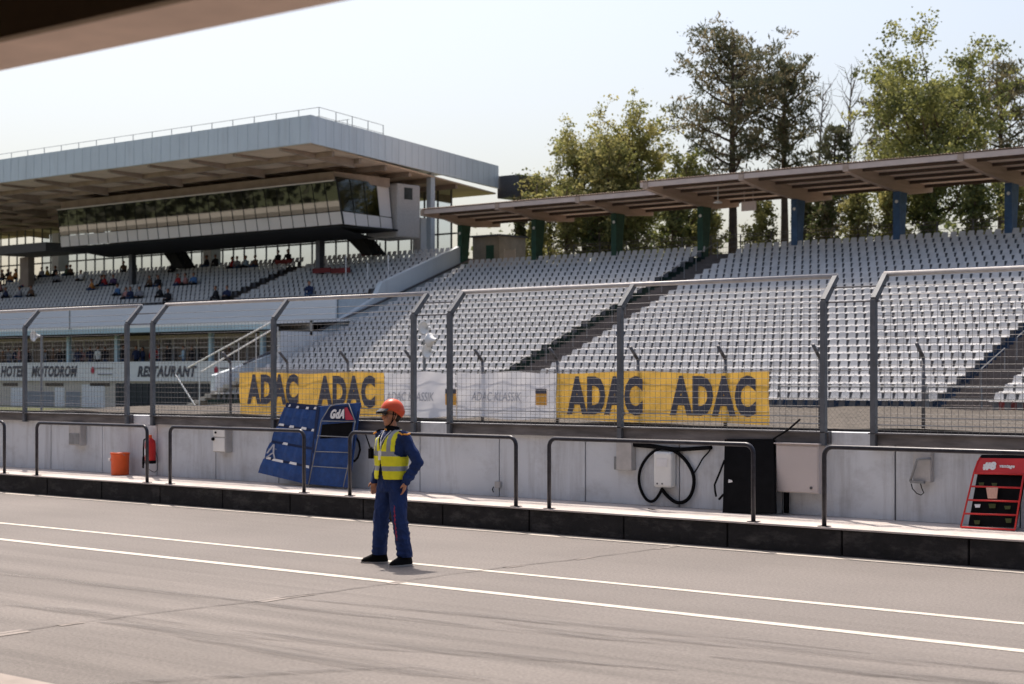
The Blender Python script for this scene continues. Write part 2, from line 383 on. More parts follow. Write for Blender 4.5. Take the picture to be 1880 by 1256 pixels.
for i_, (pts_, w_) in enumerate([([(-60,1050),(150,1070),(450,1106),(760,1138),(1000,1163),(1300,1190)],.22),([(-60,1108),(120,1121),(330,1150),(600,1180),(900,1203),(1250,1232)],.26),
        ([(180,1142),(330,1162),(520,1198),(700,1226),(900,1250)],.34),([(120,1262),(300,1250),(460,1240),(600,1232),(760,1226)],.16),([(500,1096),(760,1120),(1000,1142),(1300,1170),(1600,1200)],.18),
        ([(900,1140),(1120,1172),(1300,1180),(1600,1210),(1900,1235)],.28),([(1300,1205),(1500,1228),(1700,1245),(1900,1262)],.22)]):
    q_ = [ground_at(*p) for p in pts_]; b = MB(); N_ = 40
    for k in range(N_+1):
        t = k/N_*(len(q_)-1); j_ = min(len(q_)-2, int(t)); f_ = t-j_
        p0_, p1_ = q_[j_], q_[j_+1]; m0 = (q_[j_+1]-q_[max(0,j_-1)])*.5; m1 = (q_[min(len(q_)-1,j_+2)]-q_[j_])*.5
        p = (2*f_**3-3*f_**2+1)*p0_+(f_**3-2*f_**2+f_)*m0+(-2*f_**3+3*f_**2)*p1_+(f_**3-f_**2)*m1
        d = (q_[j_+1]-q_[j_]).normalized(); n2 = Vector((-d.y,d.x,0)); ww = w_*min(1,4*min(k,N_-k)/N_+.08)*.5*(1+.15*math.sin(k))
        zz_ = Vector((0,0,.010+.0006*i_)); b.v += [tuple(p+n2*ww+zz_), tuple(p-n2*ww+zz_)]
    b.f = [(2*k,2*k+1,2*k+3,2*k+2) for k in range(N_)]; b.m = [0]*N_
    struct('tyre_mark', b, tm)

# pit platform, kerb and wall
b = MB(); b.box(-160,60,17.41,18.80,.30,.32); b.box(-160,60,17.60,18.80,0,.298); struct('platform', b, M['concrete'])
b = MB(); x = -8.35 + 1.56*14
while x > -120:
    b.box(x-1.56+.012, x-.012, 17.43+random.uniform(-.004,.004), 17.58, 0.0, .296); x -= 1.56
struct('kerb', b, M['kerb'], bevel=.008)
b = MB(); j = MB(); x = -9.96 + 1.585*14
while x > -140:
    b.box(x-1.585+.010, x-.010, 18.80+random.uniform(-.002,.002), 19.08, .32, 1.37); x -= 1.585
wall = empty('pit_wall', (-10,18.95,0), 'long low white panelled concrete wall carrying the mesh fence modules', 'wall')
b.build('wall_panels', M['wallwhite'], wall, bevel=.006)
j.box(-140,30,18.83,19.05,.0,1.33); j.build('wall_core', M['joint'], wall)

# black pipe handrails on the platform edge
def rrect(x0, x1, Y, z0, z1, r=.11):
    p = [(x0,Y,z0)]
    for k in range(7): a = math.pi - k*math.pi/12; p.append((x0+r+r*math.cos(a), Y, z1-r+r*math.sin(a)))
    for k in range(7): a = math.pi/2 - k*math.pi/12; p.append((x1-r+r*math.cos(a), Y, z1-r+r*math.sin(a)))
    return p + [(x1,Y,z0)]
rails = [(-32.2,-29.02,'dark pipe handrail far to the left, cut by the photo edge'),
         (-29.0+.0,-26.85,'')]
mods = []
ra = [(-.5817,-.4005),(-.8173,-.6369),(-1.0319,-.8501),(-1.2694,-1.0879),(-1.4815,-1.3035),(-1.7197,-1.5387)]
lab = ['dark pipe handrail in front of the red rack and bent handle box','dark pipe handrail in front of the cable loops and the black board',
       'dark pipe handrail behind the standing marshal','dark pipe handrail in front of the blue board with empty card pockets',
       'dark pipe handrail in front of the orange bucket','dark pipe handrail cut by the left edge of the photo']
for (a, c), lb in zip(ra, lab):
    Y = 17.50; b = MB(); b.tube(rrect(a*Y, c*Y, Y, .32, 1.245), .028, 10)
    r_ = empty('handrail', ((a+c)/2*Y, Y, .32), lb, 'handrail', 'pipe handrails along the pit platform')
    b.build('rail_tube', M['rail'], r_, smooth=True)
    for xx in (a*Y, c*Y):
        p = MB(); p.box(xx-.06, xx+.06, Y-.05, Y+.06, .3205, .329); p.build('foot_plate', M['rail'], r_)

# mesh safety fence on the wall: modules of three posts
FY = 18.70
mod_x = [(-.5407,3),(-.9115,3),(-1.2847,3),(-1.6573,3)]
flab = ['tall mesh fence module above the red rack, cut by the right photo edge','tall mesh fence module above the cable loops and the grey cabinet',
        'tall mesh fence module above the two blue boards','tall mesh fence module at the left edge above the orange bucket']
SP = .167*18.85
for (rx_, n_), lb in zip(mod_x, flab):
    x0 = rx_*18.85; root = empty('safety_fence', (x0+SP, FY, 1.22), lb, 'fence', 'mesh safety fence modules on the pit wall')
    for k in range(3):
        x = x0 + k*SP; p = MB(); p.box(x-.035, x+.035, FY-.035, FY+.035, 1.20, 3.0)
        a = Vector((x, FY, 3.0)); c = Vector((x, FY+.30, 3.31)); d = (c-a).normalized(); nn = Vector((0,-d.z,d.y))*.033
        p.hexa([a-nn+Vector((-.035,0,-.03)), a-nn+Vector((.035,0,-.03)), c-nn+Vector((.035,0,0)), c-nn+Vector((-.035,0,0)),
                a+nn+Vector((-.035,0,0)), a+nn+Vector((.035,0,0)), c+nn+Vector((.035,0,0)), c+nn+Vector((-.035,0,0))])
        p.box(x-.075, x+.075, FY-.045, FY+.055, 1.205, 1.215)
        p.build('post', M['post'], root, bevel=.004)
    t = MB(); t.tube([(x0-.02,FY+.30,3.32),(x0+2*SP+.02,FY+.30,3.32)], .032, 10); t.build('top_rail', mat('sunlit toned top tube',(.42,.40,.39),.5,.1,.2,8) if 'top_tube' not in M else M['top_tube'], root, smooth=True)  # tube paler than the posts: sunlight from above put into its colour
    ch = MB(); ch.box(x0-.06, x0+2*SP+.06, FY+.02, FY+.095, 1.225, 1.38); ch.box(x0-.06, x0+2*SP+.06, FY-.035, FY+.02, 1.36, 1.378)
    ch.build('base_channel', M['channel'], root, bevel=.003)
    for k in range(2):
        xa = x0+k*SP+.035; xb = xa+SP-.07; w = MB(); nv = 35
        for i in range(1, nv):
            x = xa + (xb-xa)*i/nv; w.tube([(x,FY+.03,1.38),(x,FY+.03,2.95)], .0028, 4)
        z = 1.44
        while z < 2.98:
            w.tube([(xa,FY+.024,z),(xb,FY+.024,z)], .0026, 4); z += .085
        for z_, dy in ((3.05,.06),(3.16,.17)): w.tube([(xa,FY+dy,z_),(xb,FY+dy,z_)], .004, 4)
        w.build('wire_mesh', M['wire'], root)
        br = MB()
        for z_ in (1.475, 1.565): br.tube([(xa,FY-.01,z_),(xb,FY-.01,z_)], .0075, 6)
        br.build('tension_bar', M['steel'], root)
    c_ = MB()
    for z_, dy in ((2.98,.02),(3.17,.18)): c_.tube([(x0+2*SP,FY+dy,z_),(x0+2*SP+.76,FY+dy,z_)], .011, 6)
    c_.build('gap_cable', M['steel_dark'], root)

# ------------------------------------------------------------------ things on the wall and platform
WY = 18.80
def pbox(name, px0, px1, py0, py1, depth, m, label, cat, group=None, Yb=WY, bev=.008):
    a = at(px0, py0, Yb-depth); c = at(px1, py1, Yb-depth)
    r_ = empty(name, ((a.x+c.x)/2, Yb, c.z), label, cat, group)
    b = MB(); b.box(a.x, c.x, Yb-depth, Yb-.002, c.z, a.z); b.build('housing', m, r_, bevel=bev)
    return r_, a, c
r_, a, c = pbox('junction_box', 126,147,775,818,.14,M['cab_side'],'small grey box high on the pit wall left of the orange bucket','box')
b = MB(); b.box(a.x+.02,c.x-.02,WY-.150,WY-.141,c.z+.02,a.z-.2); b.build('lid', M['steel'], r_, bevel=.004)
b = MB(); b.box(a.x-.03,a.x-.002,WY-.08,WY-.02,c.z+.1,c.z+.25); b.build('side_clip', M['steel_dark'], r_)
r_, a, c = pbox('junction_box', 391,414,786,831,.15,M['cab_side'],'small grey two door box right of the fire extinguisher','box')
b = MB(); b.box(a.x+.015,c.x-.015,WY-.160,WY-.151,c.z+.015,c.z+.24); b.build('lid', M['meter'], r_, bevel=.004)
b = MB(); b.box(a.x+.015,c.x-.015,WY-.160,WY-.151,c.z+.26,a.z-.015); b.build('lid', M['meter'], r_, bevel=.004)
b = MB(); b.tube([(a.x+.03,WY-.16,c.z+.22),(a.x+.03,WY-.19,c.z+.22)],.028,10); b.tube([(a.x+.09,WY-.16,c.z+.33),(a.x+.09,WY-.18,c.z+.33)],.018,8); b.build('knob', M['black'], r_)
r_, a, c = pbox('junction_box', 1131,1159,812,864,.11,M['cab_side'],'grey box below the fence at the start of the black cables','box')
b = MB(); b.box(a.x-.07,a.x-.003,WY-.07,WY-.003,c.z,c.z+.18); b.build('side_cover', M['steel'], r_, bevel=.006)
r_, a, c = pbox('control_box', 1676,1708,829,886,.10,M['cab_side'],'grey box with a bent pipe handle and dangling wire','box')
b = MB(); q0 = at(1709,842,WY-.14); q1 = at(1690,843,WY-.16); q2 = at(1682,850,WY-.16); q3 = at(1671,884,WY-.13)
b.tube([q0,q1,q1*.4+q2*.6+Vector((-.01,0,.02)),q2,q3],.015,8); b.build('handle', M['steel'], r_, smooth=True)
b = MB(); q = [at(x,y,WY-.10) for x,y in ((1673,888),(1675,897),(1683,906),(1691,909),(1696,905),(1692,896),(1690,888))]
b.tube(q,.006,6); b.build('wire', M['black'], r_)
b = MB(); p0 = at(1672,882,WY-.13); p1 = at(1697,888,WY-.13); b.box(p0.x,p1.x,WY-.15,WY-.102,p1.z,p0.z); b.build('drip_tray', M['steel'], r_)
# little socket
r_, a, c = pbox('wall_socket', 908,917,884,896,.05,M['cab_side'],'tiny grey socket low on the wall behind the marshal','socket',bev=.003)
b = MB(); b.tube([at(906,894,WY-.03),at(904,899,WY-.03),at(906,904,WY-.03)],.008,6); b.build('plug_tail', M['black'], r_)
# grey cabinet
r_, a, c = pbox('electric_cabinet', 1425,1503,815,907,.17,M['cabinet'],'big light grey steel cabinet beside the black board','cabinet')
b = MB(); b.box(a.x-.02,c.x+.02,WY-.20,WY-.004,a.z+.001,a.z+.018); b.build('rain_hood', M['cabinet'], r_, bevel=.004)
b = MB(); b.box(a.x+.012,c.x-.012,WY-.178,WY-.1705,c.z+.012,a.z-.02); b.build('door', M['cabinet'], r_, bevel=.003)
b = MB(); b.lathe([(0,-.012),(.018,-.012),(.018,0)],(c.x-.10,WY-.1785,c.z+.07),12,axis='y'); b.build('lock', M['steel_dark'], r_)
b = MB(); b.tube([(a.x+.10,WY-.09,c.z),(a.x+.10,WY-.09,.34)],.035,10); b.build('conduit', M['black'], r_, smooth=True)
# meter box with the cable loops
r_, a, c = pbox('meter_box', 1199,1232,829,896,.13,M['meter'],'pale rounded meter housing inside a big black cable loop','meter',bev=.03)
b = MB(); b.box(a.x+.06,c.x-.06,WY-.138,WY-.131,a.z-.20,a.z-.09); b.build('dial_window', M['cardwhite'], r_, bevel=.003)
for dx in (.07,.15):
    b = MB(); b.lathe([(0,-.006),(.012,-.006),(.012,0)],(a.x+dx,WY-.131,c.z+.05),8,axis='y'); b.build('screw', M['steel_dark'], r_)
def cable(name, pts, r, label, Y=WY-.05, n=5):
    P = [at(x,y,Y+(k%2)*.012) for k,(x,y) in enumerate(pts)]
    cu = bpy.data.curves.new('c','CURVE'); cu.dimensions='3D'; cu.bevel_depth=r; cu.bevel_resolution=3; cu.resolution_u=6
    sp = cu.splines.new('NURBS'); sp.points.add(len(P)-1); sp.order_u=4; sp.use_endpoint_u=True
    for i,p in enumerate(P): sp.points[i].co=(*p,1)
    o = bpy.data.objects.new(name,cu); sc.collection.objects.link(o); me = bakedmesh(o); bpy.data.objects.remove(o)
    base = Vector((P[0].x,Y,min(p.z for p in P)))
    for v in me.vertices: v.co -= base
    me.polygons.foreach_set('use_smooth',[True]*len(me.polygons))
    ob = link_mesh(name, me, M['black'], loc=base); ORG[ob.name]=base
    return tag(ob, label, 'cable', 'black cables on the pit wall')
cable('cable',[(1216,897),(1212,905),(1206,915),(1198,922),(1188,920),(1178,905),(1172,885),(1174,862),(1186,840),(1202,826),(1218,822)],.020,'left half of the black cable loop round the pale meter')
cable('cable',[(1214,897),(1222,908),(1236,922),(1252,925),(1268,914),(1275,890),(1274,870),(1262,848),(1246,832),(1230,824),(1212,821),(1190,820),(1157,817)],.024,'right half of the black cable loop ending at the grey box')
cable('cable',[(1158,815),(1180,816),(1210,821),(1235,825),(1262,825),(1285,823),(1306,822)],.028,'thick black cable run just under the fence channel')
cable('cable',[(1305,824),(1300,832),(1290,840),(1285,852),(1275,868),(1271,872)],.010,'thin black cable slanting down to the loop')
cable('cable',[(1190,934),(1205,937),(1225,940),(1245,941),(1262,942)],.006,'thin cable lying flat on the platform below the meter',Y=18.2)
cable('cable',[(285,826),(289,840),(291,858),(287,868),(280,867),(274,862)],.005,'thin cable hanging beside the fire extinguisher')
# orange bucket
P = at(220.5,871,18.52); P.z=.32
r_ = empty('bucket', P, 'orange lidded plastic bucket standing on the platform', 'bucket')
b = MB(); b.lathe([(0,.0),(.150,.0),(.155,.02),(.162,.355),(.168,.36),(.168,.375),(.16,.38)],P,24); b.build('pail', M['orange'], r_, smooth=True)
b = MB(); b.lathe([(.172,.368),(.174,.385),(.165,.398),(0,.402)],P,24); b.build('lid', M['orange'], r_, smooth=True)
b = MB(); b.box(P.x-.155,P.x-.10,P.y-.148,P.y-.10,.57,.62); b.build('sticker', M['cardwhite'], r_)
b = MB(); b.tube([(P.x+.17*math.cos(t),P.y-.02-.1*math.sin(t),.67+.055*math.sin(t)) for t in [i*math.pi/10 for i in range(11)]],.005,6); b.build('handle', M['steel'], r_)
# fire extinguisher
P = at(276,800,18.66)
zb = at(276,851,18.66).z; zt = at(276,797,18.66).z; h = zt-zb
r_ = empty('fire_extinguisher', (P.x,18.66,zb), 'red fire extinguisher hung on the wall behind a handrail post', 'fire extinguisher')
b = MB(); b.lathe([(0,0),(.085,.0),(.095,.02),(.095,h*.66),(.085,h*.77),(.04,h*.85),(.028,h*.88),(0,h*.88)],(P.x,18.66,zb),20); b.build('cylinder', M['red'], r_, smooth=True)
b = MB(); b.lathe([(.098,.0),(.098,.05),(.096,.055)],(P.x,18.66,zb),20); b.build('foot_ring', M['black'], r_)
b = MB(); b.lathe([(0,h*.87),(.03,h*.87),(.03,h*.93),(0,h*.93)],(P.x,18.66,zb),10); b.box(P.x-.07,P.x+.02,18.64,18.68,zb+h*.93,zb+h*.97); b.build('valve', M['orange'], r_)
b = MB(); b.tube([(P.x-.02,18.64,zb+h*.9),(P.x-.10,18.60,zb+h*.8),(P.x-.115,18.60,zb+h*.5),(P.x-.115,18.60,zb+h*.15)],.014,8); b.cap((P.x-.115,18.60,zb+h*.2),(P.x-.125,18.6,zb-.07),.022,.018,8); b.build('hose', M['black'], r_, smooth=True)
b = MB()
for i in range(5):
    a0 = -math.pi/2 + (i-2.5)*.22; a1 = a0+.22
    b.quad((P.x+.0965*math.cos(a0),18.66+.0965*math.sin(a0),zb+h*.28),(P.x+.0965*math.cos(a1),18.66+.0965*math.sin(a1),zb+h*.28),(P.x+.0965*math.cos(a1),18.66+.0965*math.sin(a1),zb+h*.5),(P.x+.0965*math.cos(a0),18.66+.0965*math.sin(a0),zb+h*.5))
b.build('label_sticker', M['cardwhite'], r_)
# black board with pole
a = at(1330,806,18.68); c = at(1420,806,18.68); d = at(1423,942,18.42); e = at(1326,942,18.42)
r_ = empty('black_board', ((a.x+c.x)/2,18.5,.32), 'tall black covered board leaning on the wall by the cabinet', 'board')
b = MB(); b.slab([e,d,c,a],.05); b.build('cover', M['black'], r_, bevel=.01)
b = MB(); b.slab([at(1338,880,18.53),at(1344,882,18.53),at(1345,885,18.53),at(1337,887,18.53)],.004); b.build('white_tag', M['cardwhite'], r_)
b = MB(); b.tube([at(1330,845,18.6),at(1322,866,18.58),at(1312,890,18.55),at(1313,902,18.55),at(1315,912,18.55)],.013,6); b.tube([at(1328,908,18.45),at(1320,917,18.45)],.015,6); b.build('strap', M['black'], r_)
b = MB(); b.tube([at(1420,806,18.62),at(1447,789,18.62),at(1469,770,18.62)],.013,8); tag(b.build('pole', M['black']), 'thin black pole leaning out over the fence channel','pole')
# blue pit boards
def card_bag(name, quad, label):
    r_ = empty(name, ((quad[0].x+quad[1].x)/2, 18.5, .32), label, 'bag'); return r_
A, B_, C_, D_ = at(527,739,18.62), at(592,745,18.62), at(567,890,18.42), at(474,868,18.42)
r_ = card_bag('pit_board_bag', (A,B_), 'blue card holder mat with white card tips in its pockets')
b = MB(); b.slab([D_,C_,B_,A],.03); b.build('mat', M['bluebag'], r_, bevel=.008)
nrm = (C_-D_).cross(A-D_).normalized()
def bil(u,v,o=.0): return (D_*(1-u)+C_*u)*(1-v)+(A*(1-u)+B_*u)*v + nrm*o
rows = [(.0,.20),(.235,.43),(.47,.66),(.70,.93)]
for i,(v0,v1) in enumerate(rows):
    b = MB(); n_ = 14
    for k in range(n_):
        u0,u1 = k/n_,(k+1)/n_; w0 = .018+.010*math.sin(k*2.1+i); w1 = .018+.010*math.sin((k+1)*2.1+i)
        vm = (v0+v1)/2
        b.quad(bil(u0,v0,.003),bil(u1,v0,.003),bil(u1,vm,w1),bil(u0,vm,w0)); b.quad(bil(u0,vm,w0),bil(u1,vm,w1),bil(u1,v1,.012),bil(u0,v1,.012))
    b.build('pocket', M['bluebag'], r_, smooth=True, recalc=False)
    if v1 < .95:
        b = MB(); b.slab([bil(.02,v1+.004,.004),bil(.98,v1+.004,.004),bil(.98,v1+.034,.004),bil(.02,v1+.034,.004)],.001); b.build('pocket_opening', M['bluebag_d'], r_)
b = MB(); b.slab([bil(0,.945,.006),bil(1,.945,.006),bil(1,1.0,.006),bil(0,1.0,.006)],.002); b.build('header', M['bluebag_d'], r_)
tips = [(.12,.955,.05),(.35,.945,.07),(.62,.945,.08),(.86,.955,.13),(.1,.685,.14),(.36,.68,.12),(.66,.68,.14),(.9,.675,.1),(.34,.445,.12),(.1,.215,.10),(.3,.21,.24),(.62,.215,.16),(.9,.21,.12)]
for u,v,w in tips:
    b = MB(); b.slab([bil(u-w/2,v-.01,.016),bil(u+w/2,v-.01,.016),bil(u+w/2*.8,v+.022,.010),bil(u-w/2*.8,v+.022,.010)],.002); b.build('card_tip', M['cardwhite'], r_)
b = MB()
for (u0,v0,u1,v1) in ((.03,.28,.10,.42),(.10,.42,.16,.30),(.16,.30,.22,.24),(.02,.34,.2,.36),(.05,.22,.14,.30)):
    b.slab([bil(u0,v0,.032),bil(u0+.035,v0,.032),bil(u1+.035,v1,.032),bil(u1,v1,.032)],.001)
b.build('faded_logo', M['inkgrey'], r_)
A, B_, C_, D_ = at(584,746,18.58), at(661,739,18.58), at(640,896,18.38), at(567,889,18.38)
r_ = card_bag('pit_board', (A,B_), 'blue pit board in a steel ladder frame with red GdA plate')
b = MB(); b.slab([D_,C_,B_,A],.03); b.build('mat', M['bluebag'], r_, bevel=.008)
nrm = (C_-D_).cross(A-D_).normalized()
for (v0,v1) in ((.04,.22),(.26,.40),(.43,.58)):
    b = MB()
    for k in range(10):
        u0,u1=.02+k*.096,.02+(k+1)*.096; w=.014+.008*math.sin(k*1.7+v0*9); w2=.014+.008*math.sin((k+1)*1.7+v0*9)
        b.quad(bil(u0,v0,.003),bil(u1,v0,.003),bil(u1,v1,w2),bil(u0,v1,w))
    b.build('pocket', M['bluebag'], r_, smooth=True, recalc=False)
b = MB(); b.slab([bil(.15,.58,.006),bil(.90,.60,.006),bil(.90,.77,.006),bil(.16,.76,.006)],.004); b.build('black_card', M['black'], r_)
b = MB(); b.slab([bil(.97,.9,.004),bil(1.0,.9,.004),bil(.99,.30,.004),bil(.96,.3,.004)],.002); b.build('binding_and_shadow', M['bluebag_d'], r_); b = MB(); b.slab([bil(-.03,.99,.004),bil(.05,.99,.004),bil(.02,.02,.004),bil(-.02,.02,.004)],.002); b.build('binding_and_shadow', M['bluebag_d'], r_)  # second strip paints the black shadow between card mat and board
O = .035
f = MB()
q = lambda x,y,Y=18.50: at(x,y,Y)
FYt, FYb = 18.53, 18.33
def fp(x,y): 
    t=(y-740)/(896-740); return at(x,y,FYt*(1-t)+FYb*t)
for seg in ([(566,893),(590,772),(606,746),(618,742),(640,741),(652,773),(648,800)],[(590,773),(651,774)],[(583,800),(648,803)],[(578,829),(641,831)],[(573,856),(637,860)],[(652,773),(640,850),(630,895)]):
    f.tube([fp(*p) for p in seg],.0085,6)
f.build('steel_frame', M['steel'], r_, smooth=True)
b = MB(); b.slab([fp(592,771)+Vector((0,.012,0)),fp(650,772)+Vector((0,.012,0)),fp(638,745)+Vector((0,.012,0)),fp(606,746)+Vector((0,.012,0))],.004); b.build('name_plate', M['bluebag_d'], r_)
b = MB(); b.slab([fp(634,771)+Vector((0,.004,0)),fp(649,771)+Vector((0,.004,0)),fp(637,748)+Vector((0,.004,0)),fp(632,749)+Vector((0,.004,0))],.003); b.build('red_corner', M['signred'], r_)
t = text_mb('GdA', .185, .85, .3, .010)
t.xform(frame(fp(619,761)+Vector((0,-.006,0)), fp(640,760.6)-fp(600,761), fp(619,740)-fp(619,770))); t.build('lettering', M['cardwhite'], r_, recalc=False)
# black strap ring behind the handrail
b = MB(); b.tube([at(652,800,18.6),at(659,812,18.6),at(661,826,18.6),at(657,840,18.6),at(651,847,18.6),at(646,843,18.6),at(645,830,18.6),at(648,812,18.6),at(652,800,18.6)],.017,6)
tag(b.build('carry_strap', M['black'], smooth=True),'black carry strap hanging right of the blue pit board','strap')
# red pit board rack
def lerp(a,b_,t): return a*(1-t)+b_*t
r_ = empty('pit_board_rack', (at(1820,970,18.4).x,18.4,.32), 'red ladder rack of number cards leaning at the right edge','rack')
FT,FB = 18.66,18.30
def rp(x,y):
    t=(y-838)/(972-838); return at(x,y,FT*(1-t)+FB*t)
f = MB()
for seg in ([(1764,967),(1788,868),(1795,848),(1800,840)],[(1863,973),(1878,880),(1884,848),(1886,840)],[(1764,968),(1863,973)],[(1778,918),(1870,921)],[(1771,943),(1866,946)],[(1783,893),(1875,896)],[(1788,869),(1881,871)]):
    f.tube([rp(*p) for p in seg],.011,8)
f.build('steel_frame', M['rackred'], r_, smooth=True)
b = MB(); b.slab([rp(1787,870),rp(1882,871),rp(1885,842),rp(1797,841)],.008); b.build('head_plate', M['rackred'], r_)
b = MB(); b.slab([rp(1797,841),rp(1886,842),rp(1888,836)+Vector((0,.02,0)),rp(1801,835)+Vector((0,.02,0))],.02); b.build('top_flap', M['black'], r_)
b = MB(); b.slab([rp(1774,965)+Vector((0,.05,0)),rp(1861,969)+Vector((0,.05,0)),rp(1880,872)+Vector((0,.05,0)),rp(1791,871)+Vector((0,.05,0))],.02); b.build('card_sheet', M['black'], r_)
t = text_mb('#8', .115, 1.1, .1, .008); t.xform(frame(rp(1817,856)+Vector((0,-.006,0)), rp(1840,856.8)-rp(1800,856), Vector((0,.25,1)))); t.build('lettering', M['cardwhite'], r_, recalc=False)
t = text_mb('vantage', .055, 1.0, .2, .002); t.xform(frame(rp(1849,856)+Vector((0,-.006,0)), rp(1860,856.8)-rp(1840,856), Vector((0,.25,1)))); t.build('lettering', M['cardwhite'], r_, recalc=False)
for (x,y,w,h_,mm) in ((1822,905,22,20,'rag'),(1793,929,11,6,'w'),(1820,929,14,8,'g'),(1848,932,12,6,'g'),(1792,959,11,7,'g'),(1850,956,12,8,'g'),(1800,889,10,6,'g'),(1824,890,10,6,'g')):
    mm_ = {'rag':mat('pinkish cloth',(.62,.36,.27),.8,0,.3,30,stretch=(8,1,1)),'w':M['cardwhite'],'g':M['leaf_d']}[mm]
    o_ = Vector((0,.02 if mm!='rag' else -.012,0))
    b = MB(); b.slab([rp(x-w/2*.7,y+h_/2)+o_,rp(x+w/2*.8,y+h_/2)+o_,rp(x+w/2,y-h_/2)+o_,rp(x-w/2,y-h_/2)+o_],.006); b.build('cloth' if mm=='rag' else 'number_card', mm_, r_)

# ------------------------------------------------------------------ far side of the track
b = MB(); b.box(-160,60,39.6,39.9,0,.68); tag(b.build('track_barrier', M['kerb']),'low dark barrier wall beyond the race track','barrier')  # near-black colour carries the shade on the concrete barrier's front
# gravel terrace between barrier and stands
def terr(x,y):
    k = min(1,max(0,(x+72)/10)); z = (.66 + .02*(y-40)/24*10*.5)
    return (z+.06*math.sin(x*.7+y*.4)+.04*math.sin(x*1.9)*math.cos(y*1.3))*k + (-.05)*(1-k)
b = MB(); nx,ny = 130,26; xs=[-120+i*(150/nx) for i in range(nx+1)]; ys=[39.92+i*(24.0/ny) for i in range(ny+1)]
b.v=[(x,y,terr(x,y)) for x in xs for y in ys]
b.f=[(i*(ny+1)+j,(i+1)*(ny+1)+j,(i+1)*(ny+1)+j+1,i*(ny+1)+j+1) for i in range(nx) for j in range(ny)]; b.m=[0]*len(b.f)
struct('gravel_terrace', b, M['gravel'], smooth=True, loc=(0,52,0))
# spectator fence
root = empty('spectator_fence', (-26,40.3,.66), 'long chain link fence with cranked dark posts beyond the race track','fence')
k0 = -.5099*40.3
for k in range(-4,10):
    x = k0 - k*.0749*40.3; p = MB()
    p.tube([(x,40.3,.6),(x,40.3,2.55)],.05,8); p.tube([(x,40.3,2.53),(x,39.93,2.90)],.05,8); p.build('post', M['steel_dark'], root, smooth=True)
w = MB(); xa,xb = k0-9*3.02, k0+4*3.02
x = xa-1.5
while x < xb:
    for s in (1,-1):
        w.tube([(x if s>0 else x+1.5,40.33,.7),(x+1.5 if s>0 else x,40.33,2.2)],.0019,3,cap=False)
    x += .14
w.tube([(xa,40.33,2.21),(xb,40.33,2.21)],.012,5); w.tube([(xa,40.33,1.45),(xb,40.33,1.45)],.01,4)
w.build('chain_link', M['wire'], root)
# banners
def banner(px0,px1,m,label,zb=.74,zt=2.17,Y=40.20):
    x0,x1 = X_at(px0,Y),X_at(px1,Y); r_ = empty('banner',((x0+x1)/2,Y,zb),label,'banner','cloth banners tied to the fence')
    n=48; k=12; b=MB()
    for i in range(n+1):
        for j in range(k+1):
            u,v=i/n,j/k; x=x0+(x1-x0)*u; sag=.07*math.sin(u*math.pi*3+px0)*(v-.5)
            b.v.append((x, Y-.018*math.sin(x*2.3+v*4)-.012*math.sin(x*6-v*9), zb+(zt-zb)*v+sag))
    b.f=[(i*(k+1)+j,(i+1)*(k+1)+j,(i+1)*(k+1)+j+1,i*(k+1)+j+1) for i in range(n) for j in range(k)]; b.m=[0]*len(b.f)
    b.build('cloth', m, r_, smooth=True, recalc=False); return r_,x0,x1,Y
r_,x0,x1,Y = banner(440,705,M['yellow'],'yellow banner with dark capitals behind the blue boards')
def btext(txt, pxc, pyc, hpx, r_, m, xs, bold, Y=40.20, shear=0):
    c = at(pxc,pyc,Y-.045); hh = (at(pxc,pyc-hpx/2,Y).z-at(pxc,pyc+hpx/2,Y).z)/.70
    t = text_mb(txt, hh, xs, shear, bold*hh); t.xform(frame(c,(1,0,0),(0,0,1))); t.build('lettering', m, r_, recalc=False)
btext('ADAC',501,718,49,r_,M['ink'],.66,.055); btext('ADAC',636,722,51,r_,M['ink'],.69,.055)
r_,x0,x1,Y = banner(1022,1412,M['yellow'],'yellow banner with dark capitals above the meter and black board')
btext('ADAC',1111,730,62,r_,M['ink'],.65,.055); btext('ADAC',1309,731,65,r_,M['ink'],.67,.055)
for (p0,p1,tx,sx_,lb) in ((706,836,752,828,'creased white banner beside the marshal helmet'),(838,1021,910,994,'creased white banner between the second and third fence modules')):
    r_,x0,x1,Y = banner(p0,p1,M['whiteban'],lb)
    btext('ADAC KLASSIK',tx,729,16,r_,M['inkgrey'],.78,0,shear=.2)
    a=at(sx_-10,714,Y-.03); c=at(sx_+10,744,Y-.03); b=MB(); b.box(a.x,c.x,Y-.044,Y-.04,c.z,a.z); b.build('logo_square', M['yellow'], r_)
    a=at(sx_-10,714,Y-.03); c=at(sx_+10,723,Y-.03); b=MB(); b.box(a.x,c.x,Y-.048,Y-.0445,c.z,a.z); b.build('logo_band', M['ink'], r_)

# railing in front of the stand
for (p0,p1,lb) in ((1432,1600,'grey tube railing before the first seat row, left of the bent fence post'),(1604,1700,'short grey tube railing before the first seat row'),(1704,1905,'grey tube railing at the foot of the right aisle stairs')):
    Y=62.6; x0,x1=X_at(p0,Y),X_at(p1,Y); z1=1.62; r_=empty('railing',((x0+x1)/2,Y,.8),lb,'railing','tube railings before the first seat row')
    b=MB(); b.tube([(x0,Y,z1),(x1,Y,z1)],.03,8); b.tube([(x0,Y,1.15),(x1,Y,1.15)],.02,6); b.build('bars', M['steel'], r_)
    n=max(2,int((x1-x0)/1.9)+1)
    for i in range(n):
        x=x0+(x1-x0)*i/(n-1); b=MB(); b.tube([(x,Y,.8),(x,Y,z1)],.03,8); b.build('post', M['steel'], r_)

